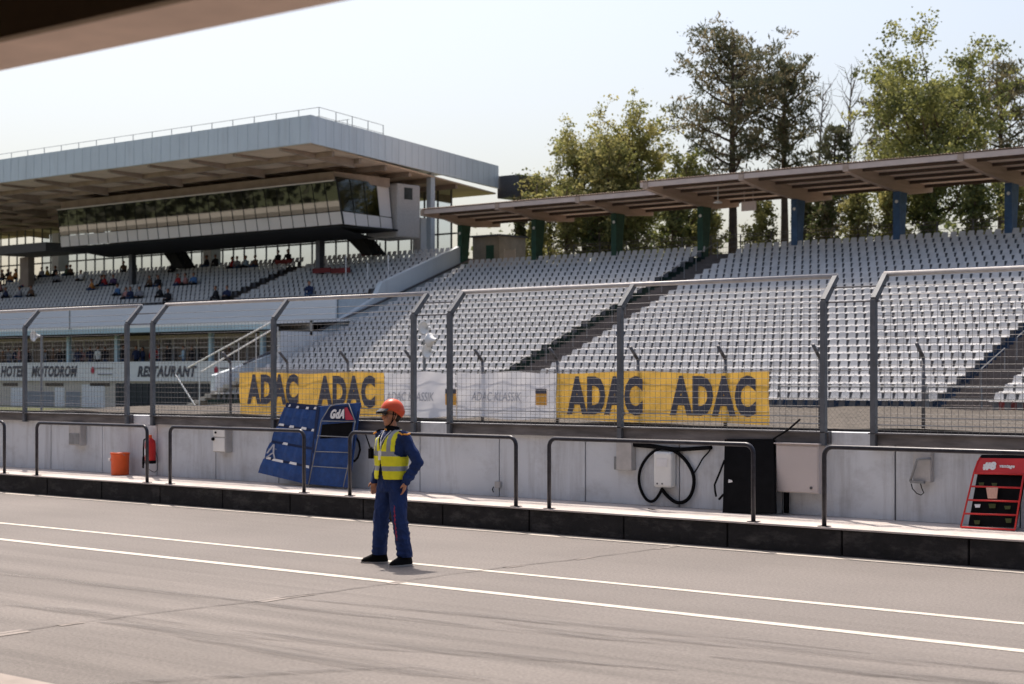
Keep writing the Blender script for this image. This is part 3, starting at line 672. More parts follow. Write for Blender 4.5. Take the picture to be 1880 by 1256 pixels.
# ------------------------------------------------------------------ near grandstand
RUN,RISE,Y0,Z0,NR = .85,.335,63.3,.72,26
def zn(y): return Z0 + RISE*((y-Y0)/RUN)
ns = empty('grandstand', (-50,75,0), 'big terraced open grandstand under a long low sloping roof','grandstand')
def steps(name, xa, xb, m, parent, y0=Y0, z0=Z0, nr=NR, run=RUN, rise=RISE, base=0.0, sub=1):
    b=MB(); prof=[(y0,base)]
    for i in range(nr*sub):
        prof.append((y0+i*run/sub, z0+(i if sub==1 else (i+1)*1.0/sub)*rise)); prof.append((y0+(i+1)*run/sub, z0+(i if sub==1 else (i+1)*1.0/sub)*rise))
    n=len(prof)
    b.v=[(xa,y,z) for y,z in prof]+[(xb,y,z) for y,z in prof]
    for i in range(n-1):
        b.f.append((i,i+1,n+i+1,n+i)); b.m.append(0 if i%2==0 else 1)
    yb=prof[-1][0]; k=len(b.v); b.v+=[(xa,yb,base),(xb,yb,base)]
    b.f.append(tuple(range(n))+(k,)); b.m.append(1); b.f.append(tuple(range(n,2*n))+(k+1,)); b.m.append(1)
    return b.build(name, [m,M['tread']], parent, recalc=False)
XA,XB,XC,XD,XE = -77.0,-57.2,-55.0,-31.7,-29.6
steps('terrace', XA, XB, M['green_step'], ns)
steps('aisle_stairs', XB, XC, M['grey_step'], ns, sub=2, z0=Z0-RISE*.5)
steps('terrace', XC, XD, M['blue_step'], ns)
steps('aisle_stairs', XD, XE, M['grey_step'], ns, sub=2, z0=Z0-RISE*.5)
steps('terrace', XE, -8, M['red_step'], ns)
YT = Y0+NR*RUN; ZT = Z0+NR*RISE-RISE
b=MB(); b.box(XA,-8,YT,89,0,ZT); b.build('top_landing', M['tread'], ns)
# aisle handrails
for xa_,a_,z_ in ((XC-1.1,2,24),(XE-1.0,2,24)):
    for s0 in range(a_,z_,4):
        y0_=Y0+s0*RUN; y1_=y0_+2.6*RUN; b=MB(); zz=lambda y: zn(y)+.95
        b.tube([(xa_,y0_,zn(y0_)),(xa_,y0_,zz(y0_)),(xa_,y1_,zz(y1_)),(xa_,y1_,zn(y1_))],.022,6); b.build('aisle_rail', M['steel'], ns)
# roof of the near grandstand
def near_roof(xa, xb, yf, zf, cols, name):
    yr,slope = 89.0,(13.1-12.72)/(89-79.5)
    zr=lambda y: zf-slope*(y-yf)
    b=MB(); b.hexa([(xa,yf,zf-.30),(xb,yf,zf-.30),(xb,yf,zf-.02),(xa,yf,zf-.02),(xa,yf+.12,zf-.30),(xb,yf+.12,zf-.30),(xb,yf+.12,zf-.02),(xa,yf+.12,zf-.02)])
    e=b.build('roof_edge', M['roofedge'], ns)
    b=MB(); n=int((xb-xa)/.09)
    for i in range(n):
        x=xa+(xb-xa)*i/n; dx=(xb-xa)/n; h0=.05*(i%2); h1=.05*((i+1)%2)
        b.quad((x,yf-.08,zr(yf-.08)+.02+h0),(x+dx,yf-.08,zr(yf-.08)+.02+h1),(x+dx,yr,zr(yr)+.02+h1),(x,yr,zr(yr)+.02+h0))
    b.build('corrugated_roof', M['roofbeam'], ns, recalc=False)
    b=MB(); b.hexa([(xa,yf+.13,zr(yf)-.05),(xb,yf+.13,zr(yf)-.05),(xb,yf+.13,zr(yf)),(xa,yf+.13,zr(yf)),(xa,yr,zr(yr)-.05),(xb,yr,zr(yr)-.05),(xb,yr,zr(yr)),(xa,yr,zr(yr))]); b.build('soffit', M['roofwood'], ns)
    y=yf+1.5
    while y<yr:
        b=MB(); b.box(xa,xb,y,y+.14,zr(y)-.22,zr(y)-.055); b.build('purlin', M['purlin'], ns); y+=1.75
    for cx_,m_ in cols:
        b=MB(); p=[(yf-.05,zf-.02),(yf-.05,zf-.40),(yf+2.2,12.42),(84.9,12.16),(86.6,12.1),(yr,zr(yr)-.35),(yr,zr(yr)-.06)]
        b.v=[(cx_-.16,yy,z_) for yy,z_ in p]+[(cx_+.16,yy,z_) for yy,z_ in p]; k=len(p)
        b.f=[tuple(range(k)),tuple(range(k,2*k))]+[(i,(i+1)%k,k+(i+1)%k,k+i) for i in range(k)]; b.m=[0]*len(b.f); b.build('bracket_beam', M['roofbeam'], ns)
        b=MB(); b.v=[]; zb=ZT-.4
        b.hexa([(cx_-.2,85.0,zb),(cx_+.2,85.0,zb),(cx_+.2,85.0,12.15),(cx_-.2,85.0,12.15),(cx_-.2,85.5,zb),(cx_+.2,85.5,zb),(cx_+.2,85.9,12.12),(cx_-.2,85.9,12.12)])
        c_=b.build('column', M[m_], ns)
        b=MB(); b.lathe([(0,-.03),(.09,-.03),(.10,0)],(cx_+.02,84.995,11.6),10,axis='y'); b.build('column_lamp', M['meter'], ns)
colx=[-.8978*86,-.8228*86,-.7478*86,-.6728*86,-.5978*86,-.5228*86,-.4478*86,-.3728*86,-.2978*86,-.2228*86]
near_roof(-77.4, colx[3]-.4, 81.4, 12.92, [(colx[0],'col_green'),(colx[1],'col_green'),(colx[2],'col_green')],'a')
near_roof(colx[3]-.39, -14, 79.5, 13.15, [(colx[3],'col_green')]+[(x,'col_blue') for x in colx[4:]],'b')
# lamps and signs hung below the roof
b=MB(); p=at(1318,372,82); b.lathe([(0,.12),(.10,.1),(.28,0),(.24,-.04),(0,-.05)],p,14); b.tube([p,p+Vector((0,0,.9))],.02,5)
tag(b.build('hanging_lamp', M['meter'], smooth=True),'round pale lamp hanging under the grandstand roof','lamp')
b=MB(); a=at(1361,371,83); c=at(1388,386,83); b.box(a.x,c.x,83,83.06,c.z,a.z); b.tube([(a.x+.2,83,a.z),(a.x+.2,83,a.z+.6)],.015,5); b.tube([(c.x-.2,83,a.z),(c.x-.2,83,a.z+.6)],.015,5)
tag(b.build('hanging_sign', M['roofedge']),'small pale board hanging under the grandstand roof','sign')
# fence behind the top row
root=empty('rear_fence',(-45,88,ZT),'thin dark mesh fence behind the top seat row','fence')
x=-72.0
while x<-14:
    b=MB(); b.tube([(x,88,ZT),(x,88,ZT+1.55)],.035,6); b.build('post', M['steel_dark'], root); x+=2.15
b=MB()
for z_ in (.5,.8,1.1,1.4,1.55): b.tube([(-72,88,ZT+z_),(-14,88,ZT+z_)],.014,4)
x=-72
while x<-14: b.tube([(x,88,ZT+.1),(x,88,ZT+1.5)],.006,3,cap=False); x+=.2
b.build('mesh', M['steel_dark'], root)
# kiosk behind the stand
P=at(945,470,88.5)
r_=empty('kiosk',(P.x-1.0,90,ZT),'small cream kiosk at the left end of the top landing','kiosk')
a=at(873,0,89.5).x; c=at(922,0,89.5).x
b=MB(); b.box(a,c,89.2,92,ZT,ZT+2.6); b.build('wall', mat('dull cream render',(.30,.27,.21),.85,0,.2,2), r_)
b=MB(); b.box(a-.1,c+.15,89.0,92.1,ZT+2.602,ZT+2.72); b.build('roof', M['steel_dark'], r_)
b=MB(); b.box(c-1.2,c-.5,89.17,89.198,ZT,ZT+2.0); b.build('door', M['col_green'], r_)
P=at(925,470,88.4); b=MB(); b.box(P.x,P.x+.95,88.45,88.5,ZT+.2,ZT+1.5); b.tube([(P.x,88.47,ZT),(P.x,88.47,ZT+1.6)],.03,6); b.tube([(P.x+.95,88.47,ZT),(P.x+.95,88.47,ZT+1.6)],.03,6)
tag(b.build('site_gate', M['cream']),'pale panel gate right of the cream kiosk','gate')

# ------------------------------------------------------------------ seats
def seat_geo(b, x, y, z, w=.455, jit=0.0):
    p=.38; h=w/2
    b.add([(x-h,y,z+p-.05),(x+h,y,z+p-.05),(x+h,y+.004,z+p-.035),(x-h,y+.004,z+p-.035),(x+h,y+.045,z+p+.008),(x-h,y+.045,z+p+.008),
           (x+h*.95,y+.34,z+p-.04),(x-h*.95,y+.34,z+p-.04),(x+h*.88,y+.40,z+p+.06),(x-h*.88,y+.40,z+p+.06),
           (x+h*.76,y+.47+jit,z+p+.275),(x-h*.76,y+.47+jit,z+p+.275),(x+h*.64,y+.48+jit,z+p+.31),(x-h*.64,y+.48+jit,z+p+.31)],
          [(0,1,2,3),(3,2,4,5),(5,4,6,7),(7,6,8,9),(9,8,10,11),(11,10,12,13)])
    b.add([(x-h*.6,y+.1,z),(x+h*.6,y+.1,z),(x+h*.6,y+.14,z+p-.05),(x-h*.6,y+.14,z+p-.05)],[(0,1,2,3)],1)
proto=MB(); seat_geo(proto,0,0,0); seat_me=proto.mesh('seat'); seat_me.materials.append(M['seat']); seat_me.materials.append(M['steel_dark'])
ORDN='first second third fourth fifth sixth seventh eighth ninth tenth eleventh twelfth thirteenth fourteenth fifteenth sixteenth seventeenth eighteenth nineteenth twentieth'.split()
def ordn(i):
    if i<20: return ORDN[i]
    t={2:'twenty',3:'thirty',4:'forty'}[(i+1)//10]; u=(i+1)%10
    return t+'-'+ORDN[u-1] if u else {20:'twentieth',30:'thirtieth',40:'fortieth'}[i+1]
allseats=[]
def block(xa,xb,side,name):
    n=int((xb-xa)/.5); off=((xb-xa)-n*.5)/2
    for r in range(NR):
        for k in range(n):
            allseats.append((xa+off+.25+.5*k, Y0+r*RUN+.06, Z0+r*RISE, r, k, n, name))
block(XA+.3,XB-.05,'r','left'); block(XC+.05,XD-.05,'r','mid'); block(XE+.05,-20.0,'l','right')
def proj(x,y,z):
    D=-SN*x+CS*y; return CX+F*(CS*x+SN*y)/D, HY-F*(z-CH)/D, D
cand=[]
for s in allseats:
    px,py,D=proj(s[0],s[1]+.3,s[2]+.5)
    if px>1895: continue
    hidden = py>735 or (1022<px<1412 and py>676) or py>676 and px<1022
    cand.append((D+(1000 if hidden else 0),s))
cand.sort(key=lambda t:t[0])
indiv=[s for _,s in cand[:300]]; ids=set((s[3],s[4],s[6]) for s in indiv)
for s in indiv:
    x,y,z,r,k,n,nm=s
    o=bpy.data.objects.new('stadium_seat',seat_me); sc.collection.objects.link(o)
    o.location=(x,y,z); o.rotation_euler=(random.uniform(-.02,.02),0,random.uniform(-.015,.015))
    if nm=='mid': lb='white plastic seat, %s row up, %s seat left of the right-hand aisle stairs'%(ordn(r),ordn(n-1-k))
    elif nm=='right': lb='white seat over red risers, %s row up, %s seat right of the right-hand aisle'%(ordn(r),ordn(k))
    else: lb='white plastic seat, %s row up, %s seat left of the middle aisle stairs'%(ordn(r),ordn(n-1-k))
    tag(o,lb,'seat','white stadium seats near the right aisle')
rest=MB()
for s in allseats:
    if (s[3],s[4],s[6]) in ids or (s[6]=='right' and s[0]>-22): continue
    seat_geo(rest,s[0],s[1],s[2],jit=random.uniform(-.01,.01))
# main stand seats
MY0,MZ0,MN = 76.9,7.0,10
for r in range(MN):
    for (xa_,xb_) in ((-128,-92.2),(-90.6,-77.8)):
        n=int((xb_-xa_)/.5)
        for k in range(n): seat_geo(rest,xa_+.25+.5*k,MY0+r*RUN+.06,MZ0+r*RISE,jit=random.uniform(-.01,.01))
o=rest.build('stadium_seat_rows',[M['seat'],M['steel_dark']],recalc=False,loc=(-60,75,0))
tag(o,'mass of white stadium seats in rows over both grandstands','seats','white stadium seats over both grandstands','stuff')

# ------------------------------------------------------------------ main grandstand (left)
mg=empty('main_grandstand',(-95,78,0),'large covered grandstand with glazed press box and pale blue roof fascia','grandstand')
RY,ZTOP,ZBOT = 70.0,17.64,15.98
XC0=-75.6; dirx,diry=-.287,.958; L=27.3
ex,ey=XC0+dirx*L,RY+diry*L; XL=-190
RB=96.2
b=MB()
# front fascia and oblique end fascia with depth
b.box(XL,XC0,RY,RY+.25,ZBOT,ZTOP,0)
nx_,ny_=diry,-dirx
b.hexa([(XC0+.002,RY,ZBOT),(ex,ey,ZBOT),(ex,ey,ZTOP),(XC0+.002,RY,ZTOP),(XC0-.25,RY+.255,ZBOT),(ex-.25,ey,ZBOT),(ex-.25,ey,ZTOP),(XC0-.25,RY+.255,ZTOP)],0)
i_=len(b.f); x=XC0-.9
while x>-140: b.box(x-.008,x+.008,RY-.012,RY-.002,ZBOT,ZTOP); x-=.95
t=.9
while t<L:
    px,py=XC0+dirx*t,RY+diry*t; n=Vector((nx_,ny_,0)); d=Vector((dirx,diry,0))*.008; p=Vector((px,py,0))
    q=[p-d+n*.012,p+d+n*.012,p+d+n*.002,p-d+n*.002]
    b.hexa([Vector((v.x,v.y,ZBOT)) for v in q]+[Vector((v.x,v.y,ZTOP)) for v in q]); t+=.95
b.m=[0]*i_+[1]*(len(b.f)-i_); b.build('roof_fascia', [M['fascia'],M['fascia_rib']], mg)
# roof slab/soffit
def zs(y): return 15.86-.015*(y-RY)
b=MB(); b.hexa([(XL,RY+.25,ZTOP-.25),(XC0-.26,RY+.26,ZTOP-.25),(ex-.26,RB,ZTOP-.25),(XL,RB,ZTOP-.25),(XL,RY+.25,ZTOP-.05),(XC0-.26,RY+.26,ZTOP-.05),(ex-.26,RB,ZTOP-.05),(XL,RB,ZTOP-.05)]); b.build('roof_deck', M['fascia_rib'], mg)
b=MB(); b.hexa([(XL,RY+.26,zs(RY)+.1),(XC0-.35,RY+.26,zs(RY)+.1),(ex-.3,RB,zs(RB)+.1),(XL,RB,zs(RB)+.1),(XL,RY+.26,zs(RY)+.2),(XC0-.35,RY+.26,zs(RY)+.2),(ex-.3,RB,zs(RB)+.2),(XL,RB,zs(RB)+.2)]); b.build('soffit', M['soffit'], mg)
x=XC0-3.0; i=0
def endx(y): return XC0-.35+(y-RY)*dirx/diry
while x>-150:
    for (ya,yb) in ((RY+.3,76.5),(76.5,83),(83,95)):
        if x>endx(yb)-.3: continue
        dpt=.55 if i%2==0 else .18
        b=MB(); b.hexa([(x-.12,ya,zs(ya)+.09-.15),(x+.12,ya,zs(ya)+.09-.15),(x+.12,ya,zs(ya)+.09),(x-.12,ya,zs(ya)+.09),(x-.12,yb,zs(yb)+.09-dpt),(x+.12,yb,zs(yb)+.09-dpt),(x+.12,yb,zs(yb)+.09),(x-.12,yb,zs(yb)+.09)])
        b.build('roof_rib', M['truss'], mg)
    x-=4.3; i+=1
for y in (73.2,76.5,79.8,83.1,86.4,90):
    b=MB(); b.box(-150,endx(y)-.1,y-.1,y+.1,zs(y)-.22,zs(y)+.085); b.build('roof_purlin', M['truss'], mg)
b=MB(); p=(ex+.5,ey+1.2)
b.box(ex-.2,ex+1.9,ey+.1,ey+3.2,ZTOP-2.4,ZTOP-.75); b.build('end_gutter_box', M['steel_dark'], mg)
# roof railing
b=MB(); zr_=ZTOP-.05; y=RY+3.0; x=-145; xe=endx(y)-1.2
while x<xe: b.tube([(x,y,zr_),(x,y,zr_+1.1)],.028,5); x+=2.1
for h_ in (.55,1.1): b.tube([(-145,y,zr_+h_),(xe,y,zr_+h_)],.022,5)
pts=[]; 
for t in np.arange(0,8.5,2.1):
    q=Vector((xe+dirx*t,y+diry*t,zr_)); b.tube([q,q+Vector((0,0,1.1))],.028,5); pts.append(q)
for h_ in (.55,1.1): b.tube([pts[0]+Vector((0,0,h_)),pts[-1]+Vector((0,0,h_))],.022,5)
b.build('roof_railing', M['steel'], mg)
b=MB(); x=-145; 
while x<xe: b.tube([(x,y+4.5,zr_),(x,y+4.5,zr_+1.05)],.028,5); x+=2.4
b.tube([(-145,y+4.5,zr_+1.05),(xe-2,y+4.5,zr_+1.05)],.022,5); b.build('roof_railing', M['steel'], mg)
# terraces
steps('terrace', -140, -92.2, M['grey_step'], mg, y0=MY0, z0=MZ0, nr=MN, base=5.0)
steps('aisle_stairs', -92.2,-90.6, M['concrete'], mg, y0=MY0, z0=MZ0-RISE*.5, nr=MN, base=5.0, sub=2)
steps('terrace', -90.6,-77.6, M['grey_step'], mg, y0=MY0, z0=MZ0, nr=MN, base=5.0)
ZM=MZ0+MN*RISE-RISE; YM=MY0+MN*RUN
b=MB(); b.box(-140,-77.6,YM,92,5,ZM); b.build('top_landing', M['tread'], mg)
# parapet between the stands
b=MB(); top=[(64,2.1),(70.5,3.9),(77.0,7.0),(77.6,8.0),(85.6,10.95)]; bot=[(85.6,9.5),(64,.3)]
pl=top+bot; b.v=[(-77.55,y,z) for y,z in pl]+[(-77.15,y,z) for y,z in pl]; k=len(pl)
b.f=[tuple(range(k)),tuple(range(k,2*k))]+[(i,(i+1)%k,k+(i+1)%k,k+i) for i in range(k)]; b.m=[0]*len(b.f)
bm_=b.build('parapet', M['fascia'], mg)
b=MB(); b.tube([(-77.0,y,z-1.15) for y,z in ((66,3.9),(77.6,8.0),(85.6,10.95))],.07,6); b.build('parapet_pipe', M['steel_dark'], mg)
for (px,py0,py1) in ((635,470,505),(675,478,520),(713,462,505)):
    Y=79.5; a=at(px,py1,Y); b=MB(); b.tube([(a.x,Y,a.z-.4),(a.x,Y,a.z+1.3)],.04,6); b.build('stand_post', M['white'], mg)
# columns
def colm(px,py0,py1,Y,w,m):
    a=at(px,py0,Y); c=at(px,py1,Y); b=MB(); b.box(a.x-w/2,a.x+w/2,Y,Y+w,c.z-.5,a.z); b.build('column', m, mg, bevel=.02)
colm(583,428,503,81,.42,M['steel_dark']); colm(239,452,512,81,.42,M['steel_dark'])
colm(787,318,482,86,.42,M['fascia_rib'])
colm(101,428,487,88.5,1.0,M['white']); colm(380,440,475,88.5,1.0,M['white']); colm(765,400,470,88.5,.8,M['white'])
# rear glazing
zc0,zc1=ZM+.2,zs(91)-.1; x=-150; gl=[]
b=MB(); 
while x<-83.0:
    b.box(x-.05,x+.05,91.0,91.1,zc0,zc1+.4); x+=1.33
b.box(-150,-83,90.98,91.12,12.25,12.36); b.box(-150,-83,90.98,91.12,zc0-.1,zc0); b.build('glazing_frame', M['steel_dark'], mg)
x=-150+.05
while x<-84:
    if x>-135:
        g_=MB(); g_.box(x,x+1.22,91.03,91.05,zc0,zc1+.4); g_.build('window_pane', M['glass_clear'], mg)
    x+=1.33
# press box
PY=77.0; z0,z1,zg=11.87,14.67,12.70
xr=-1.0402*PY; xl=-111.0; lean=.285
pb=empty('press_box',(0,0,0),None,None) ; pb.parent=mg; pb.location=(0-mg.location.x,0-mg.location.y,0); ORG[pb.name]=Vector((0,0,0))
b=MB(); b.hexa([(xl,PY+.15,z0+.05),(xr-.1,PY+.15,z0+.05),(xr-.9,PY+.15+.3,z1),(xl,PY+.15+.3,z1),(xl,PY+5,z0+.05),(xr-1.1,PY+5,z0+.05),(xr-1.6,PY+5,z1),(xl,PY+5,z1)])
n=26
# open interior shell: floor, back wall, roof
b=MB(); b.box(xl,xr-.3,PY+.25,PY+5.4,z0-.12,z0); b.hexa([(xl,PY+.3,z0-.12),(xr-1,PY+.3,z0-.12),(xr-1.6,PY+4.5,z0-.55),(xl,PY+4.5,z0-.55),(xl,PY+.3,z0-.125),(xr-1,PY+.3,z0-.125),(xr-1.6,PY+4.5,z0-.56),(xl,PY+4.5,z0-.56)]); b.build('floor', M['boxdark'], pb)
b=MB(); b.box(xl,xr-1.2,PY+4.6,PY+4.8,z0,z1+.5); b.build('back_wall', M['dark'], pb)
b=MB(); b.box(xl,xr-.9,PY+.05,PY+5.2,z1+.06,z1+.65); b.build('upper_band', M['truss'], pb)
b=MB(); b.box(xl-.05,xr-.6,PY-.28,PY+.1,z1-.02,z1+.06); b.build('roof_lip', M['panel'], pb)
def fpt(x,z): # front plane leaning outward at the top
    return Vector((x,PY+.05-(z-z0)/(z1-z0)*lean,z))
for i in range(n):
    xa=xl+(xr-xl)*i/n; xb=xl+(xr-xl)*(i+1)/n; s=.045
    sh=lambda x,z: x-.35*(z-z0)/(z1-z0)*((x-xl)/(xr-xl)*1.0)
    b=MB(); b.slab([fpt(sh(xa,z0)+s,z0),fpt(sh(xb,z0)-s,z0),fpt(sh(xb,zg)-s,zg-.03),fpt(sh(xa,zg)+s,zg-.03)],.06); b.build('panel', M['panel'], pb)
    b=MB(); b.slab([fpt(sh(xa,zg)+s,zg+.03),fpt(sh(xb,zg)-s,zg+.03),fpt(sh(xb,z1)-s,z1-.03),fpt(sh(xa,z1)+s,z1-.03)],.03); b.build('window', M['glass'], pb)
b=MB()
for i in range(n+1):
    xa=xl+(xr-xl)*i/n; b.tube([fpt(sh(xa,z0),z0)+Vector((0,.04,0)),fpt(sh(xa,z1),z1)+Vector((0,.04,0))],.05,4)
b.build('mullions', M['boxdark'], pb)
# end face of the box
e0=Vector((xr,PY+.05,0)); de=Vector((-.156,.988,0)); LE=5.5
for i in range(4):
    t0,t1=LE*i/4+.05,LE*(i+1)/4-.05; m_=M['glass_end'] if i<3 else M['panel']
    lo=lambda t,z: e0+de*t+Vector((-.35*(z-z0)/(z1-z0),-lean*(z-z0)/(z1-z0)*(1-t/LE),z))
    b=MB(); b.slab([lo(t0,z0),lo(t1,z0),lo(t1,zg-.03),lo(t0,zg-.03)],.05); b.build('panel', M['panel'], pb)
    b=MB(); b.slab([lo(t0,zg+.03),lo(t1,zg+.03),lo(t1,z1+.25),lo(t0,z1+.25)],.03); b.build('window' if i<3 else 'panel', m_, pb)
for i in range(5):
    t=LE*i/4; b=MB(); b.tube([lo(t,z0)-Vector((.04,0,0)),lo(t,z1+.25)-Vector((.04,0,0))],.05,4); b.build('mullion', M['boxdark'], pb)
q=e0+de*LE
b=MB(); b.box(q.x-2.6,q.x+.35,q.y+.05,q.y+2.3,z0-.5,z1+.35); b.build('stair_core', M['cab_side'], pb, bevel=.12)
b=MB(); b.box(q.x+.352,q.x+.36,q.y+.7,q.y+1.5,z1-.7,z1+.1); b.build('window', M['glass_dark'], pb)
# black stair flights and boxes under the press box
for (pxa,pya,pxb,pyb) in ((300,452,330,492),(642,432,678,467)):
    a=at(pxa,pya,83.5); c=at(pxb,pyb,83.5); b=MB()
    b.hexa([a+Vector((-.6,0,0)),a+Vector((.9,0,0)),c+Vector((.5,0,0)),c+Vector((-.7,0,0)),a+Vector((-.6,1.2,0)),a+Vector((.9,1.2,0)),c+Vector((.5,1.2,0)),c+Vector((-.7,1.2,0))])
    for s in np.linspace(0,1,7): p=a*(1-s)+c*s; b.tube([p+Vector((1.0,0,0)),p+Vector((1.05,0,.75))],.05,5)
    b.build('access_stairs', M['boxdark'], mg)
for px,py in ((520,482),(680,466),(590,498),(625,498)):
    a=at(px,py,84.2 if py<490 else 80.6); b=MB(); b.box(a.x-.9,a.x+.9,a.y,a.y+.06,a.z-.12,a.z+.22); b.build('red_board', M['red_step'], mg)
# small dark booth roof at the far left
a=at(-15,463,80); c=at(84,463,80); b=MB(); b.box(a.x,c.x,80,84,a.z-.25,a.z+.45); b.build('booth_roof', M['steel_dark'], mg)
a=at(44,480,82); b=MB(); b.box(a.x-.6,a.x+.6,82,82.6,9.4,11.9); b.build('booth_post', M['truss'], mg)

# lounge building below the main stand
lg=empty('restaurant_building',(-95,68.5,0),'low white restaurant building with balcony below the main grandstand','building')
LY=68.5; LX0,LX1=-150,-76.6
ze=5.25
b=MB(); b.hexa([(LX0,LY-.8,ze),(LX1,LY-.8,ze),(LX1,76.7,5.7),(LX0,76.7,5.7),(LX0,LY-.8,ze-.12),(LX1,LY-.8,ze-.12),(LX1,76.7,5.58),(LX0,76.7,5.58)]); b.build('sloping_roof', M['metalroof'], lg)
b=MB(); b.box(LX0,-80.3,76.55,76.7,5.72,7.12); b.build('front_parapet', M['metalroof'], mg)
b=MB(); b.box(-80.29,-77.6,76.75,76.85,5.5,7.0); b.build('front_wall', M['fascia_rib'], mg)
b=MB(); b.box(LX0,LX1,LY-.82,LY-.7,ze-.42,ze-.125); b.build('eave_fascia', M['paleblue'], lg)
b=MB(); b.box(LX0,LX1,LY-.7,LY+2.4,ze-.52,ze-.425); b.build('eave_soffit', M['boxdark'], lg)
b=MB(); b.box(LX0,LX1,LY+2.4,LY+2.6,4.5,ze+.2); b.build('lintel', M['cream'], lg)
b=MB(); b.box(LX0,LX1,LY-.1,LY+2.4,2.05,2.25); b.build('balcony_floor', M['tread'], lg)
b=MB(); b.box(LX0,LX1,LY-.14,LY-.04,1.72,2.98); b.build('balcony_parapet', M['white'], lg)
b=MB(); b.box(LX0,LX1,LY+.0,LY+.25,-.2,1.72); b.build('ground_floor_wall', M['cream'], lg)
b=MB(); b.box(LX1-.2,LX1,LY,76.9,-.2,ze-.5); b.build('end_wall', M['white'], lg)
# balcony windows
x=LX0+70-26; xs_=[]
x=-125.0
while x<LX1-1.2:
    fr=MB(); wy=LY+2.4
    fr.box(x,x+.06,wy-.05,wy,2.25,4.5); fr.box(x+1.14,x+1.2,wy-.05,wy,2.25,4.5); fr.box(x+.06,x+1.14,wy-.05,wy,4.44,4.5); fr.box(x+.06,x+1.14,wy-.05,wy,3.9,3.96); fr.box(x+.06,x+1.14,wy-.05,wy,2.25,2.35)
    w_=fr.build('window', M['white'], lg)
    p=MB(); p.box(x+.06,x+1.14,wy-.03,wy-.02,2.35,4.44); p.build('pane', M['glass_dark'], w_)
    x+=1.22
for px in (122,210,383,478):
    a=at(px,0,LY); b=MB(); b.box(a.x-.14,a.x+.14,LY+.1,LY+.35,2.25,ze-.53); b.build('balcony_post', M['paleblue'], lg)
b=MB(); a=at(128,588,LY-.9); b.tube([(a.x,LY-.9,ze-.1),(a.x,LY-.9,ze+1.2)],.05,5); b.build('roof_pole', M['steel'], lg)
# ground floor features
def gf(px0,px1,py0,py1,m,nm,dy=.03):
    a=at(px0,py0,LY-dy); c=at(px1,py1,LY-dy); b=MB(); b.box(a.x,c.x,LY-dy,LY-.001,max(-.18,c.z),a.z); return b.build(nm, m, lg)
for (p0,p1) in ((5,32),(83,116),(165,201)): gf(p0,p1,703,709,M['glass_dark'],'slot_window')
gf(20,42,712,762,M['white'],'door'); gf(100,118,712,762,M['white'],'door'); gf(150,192,706,762,M['white'],'door')
gf(43,98,718,762,M['grey_panel'],'shutter'); gf(121,147,718,762,M['grey_panel'],'shutter')
gf(212,430,704,762,M['grille'],'grille_wall',.02)
for px in range(216,430,11):
    a=at(px,0,LY-.05); b=MB(); b.box(a.x-.02,a.x+.02,LY-.06,LY-.025,0,1.6); b.build('grille_bar', M['steel_dark'], lg)
b=MB()
for z_ in (.35,.7,1.05,1.4):
    a=at(212,0,LY-.07); c=at(430,0,LY-.07); b.box(a.x,c.x,LY-.085,LY-.062,z_-.015,z_+.015)
b.build('grille_rails', M['steel_dark'], lg)
# sign lettering on the parapet
def sgn(txt,pxc,pyc,hpx,xs,shear,bold,m,Y=LY-.15):
    c=at(pxc,pyc,Y); hh=(at(pxc,pyc-hpx/2,Y).z-at(pxc,pyc+hpx/2,Y).z)/.70
    t=text_mb(txt,hh,xs,shear,bold*hh,.01); t.xform(frame(c,(1,0,0),(0,0,1))); t.build('lettering', m, lg, recalc=False)
sgn('HOTEL',22,683,18,.86,.25,.05,M['ink']); sgn('MOTODROM',98,683,18,.86,.25,.05,M['ink']); sgn('RESTAURANT',304,683,18,.98,.25,.05,M['ink'])
for pc in (188,415):
    a=at(pc-18,680,LY-.16); b=MB(); b.lathe([(0,-.012),(.2,-.012),(.2,0)],a,14,axis='y',sx=1,sy=1.2); b.build('emblem', M['signred'], lg)
    P_=[at(pc-16+k*5,676+.02*(k-3)**2,LY-.17) for k in range(8)]; b=MB(); b.tube(P_,.03,5); b.build('emblem_swoosh', M['ink'], lg)
    P_=[at(pc-8+k*5,687,LY-.17) for k in range(6)]; b=MB(); b.tube(P_,.05,4); b.build('emblem_line', M['inkgrey'], lg)
# white steel staircase in front
st=empty('outdoor_stairs',(-77,63.5,0),'white concrete stair with long sloping tube handrails beside the restaurant','stairs')
a=at(322,757,63.5); c=at(478,676,63.5); N=14
b=MB()
for i in range(N):
    x0_=a.x+(c.x-a.x)*i/N; x1_=a.x+(c.x-a.x)*(i+1)/N; z_=a.z+(c.z-a.z)*(i+1)/N; b.box(x0_,x1_+.02,63.5,64.8,z_-.22,z_)
b.build('treads', M['concrete'], st)
b=MB(); b.tube([at(345,675,63.4),at(497,592,63.4)],.045,6); b.tube([at(370,682,64.6),at(500,605,64.6)],.045,6); b.build('handrail', M['white'], st)
for px,py0,py1 in ((366,665,745),(402,645,725),(438,630,705),(470,612,690),(500,592,690),(510,600,690)):
    b=MB(); b.tube([at(px,py0,63.4),at(px,py1,63.4)],.03,6); b.build('baluster', M['white'], st)
b=MB(); b.tube([at(322,688,63.3),at(366,757,63.3)],.04,6); b.build('brace', M['white'], st)
b=MB(); a=at(478,678,63.5); c=at(515,690,63.5); b.box(a.x,c.x+1,63.3,66.5,2.0,a.z); b.build('landing', M['concrete'], st)
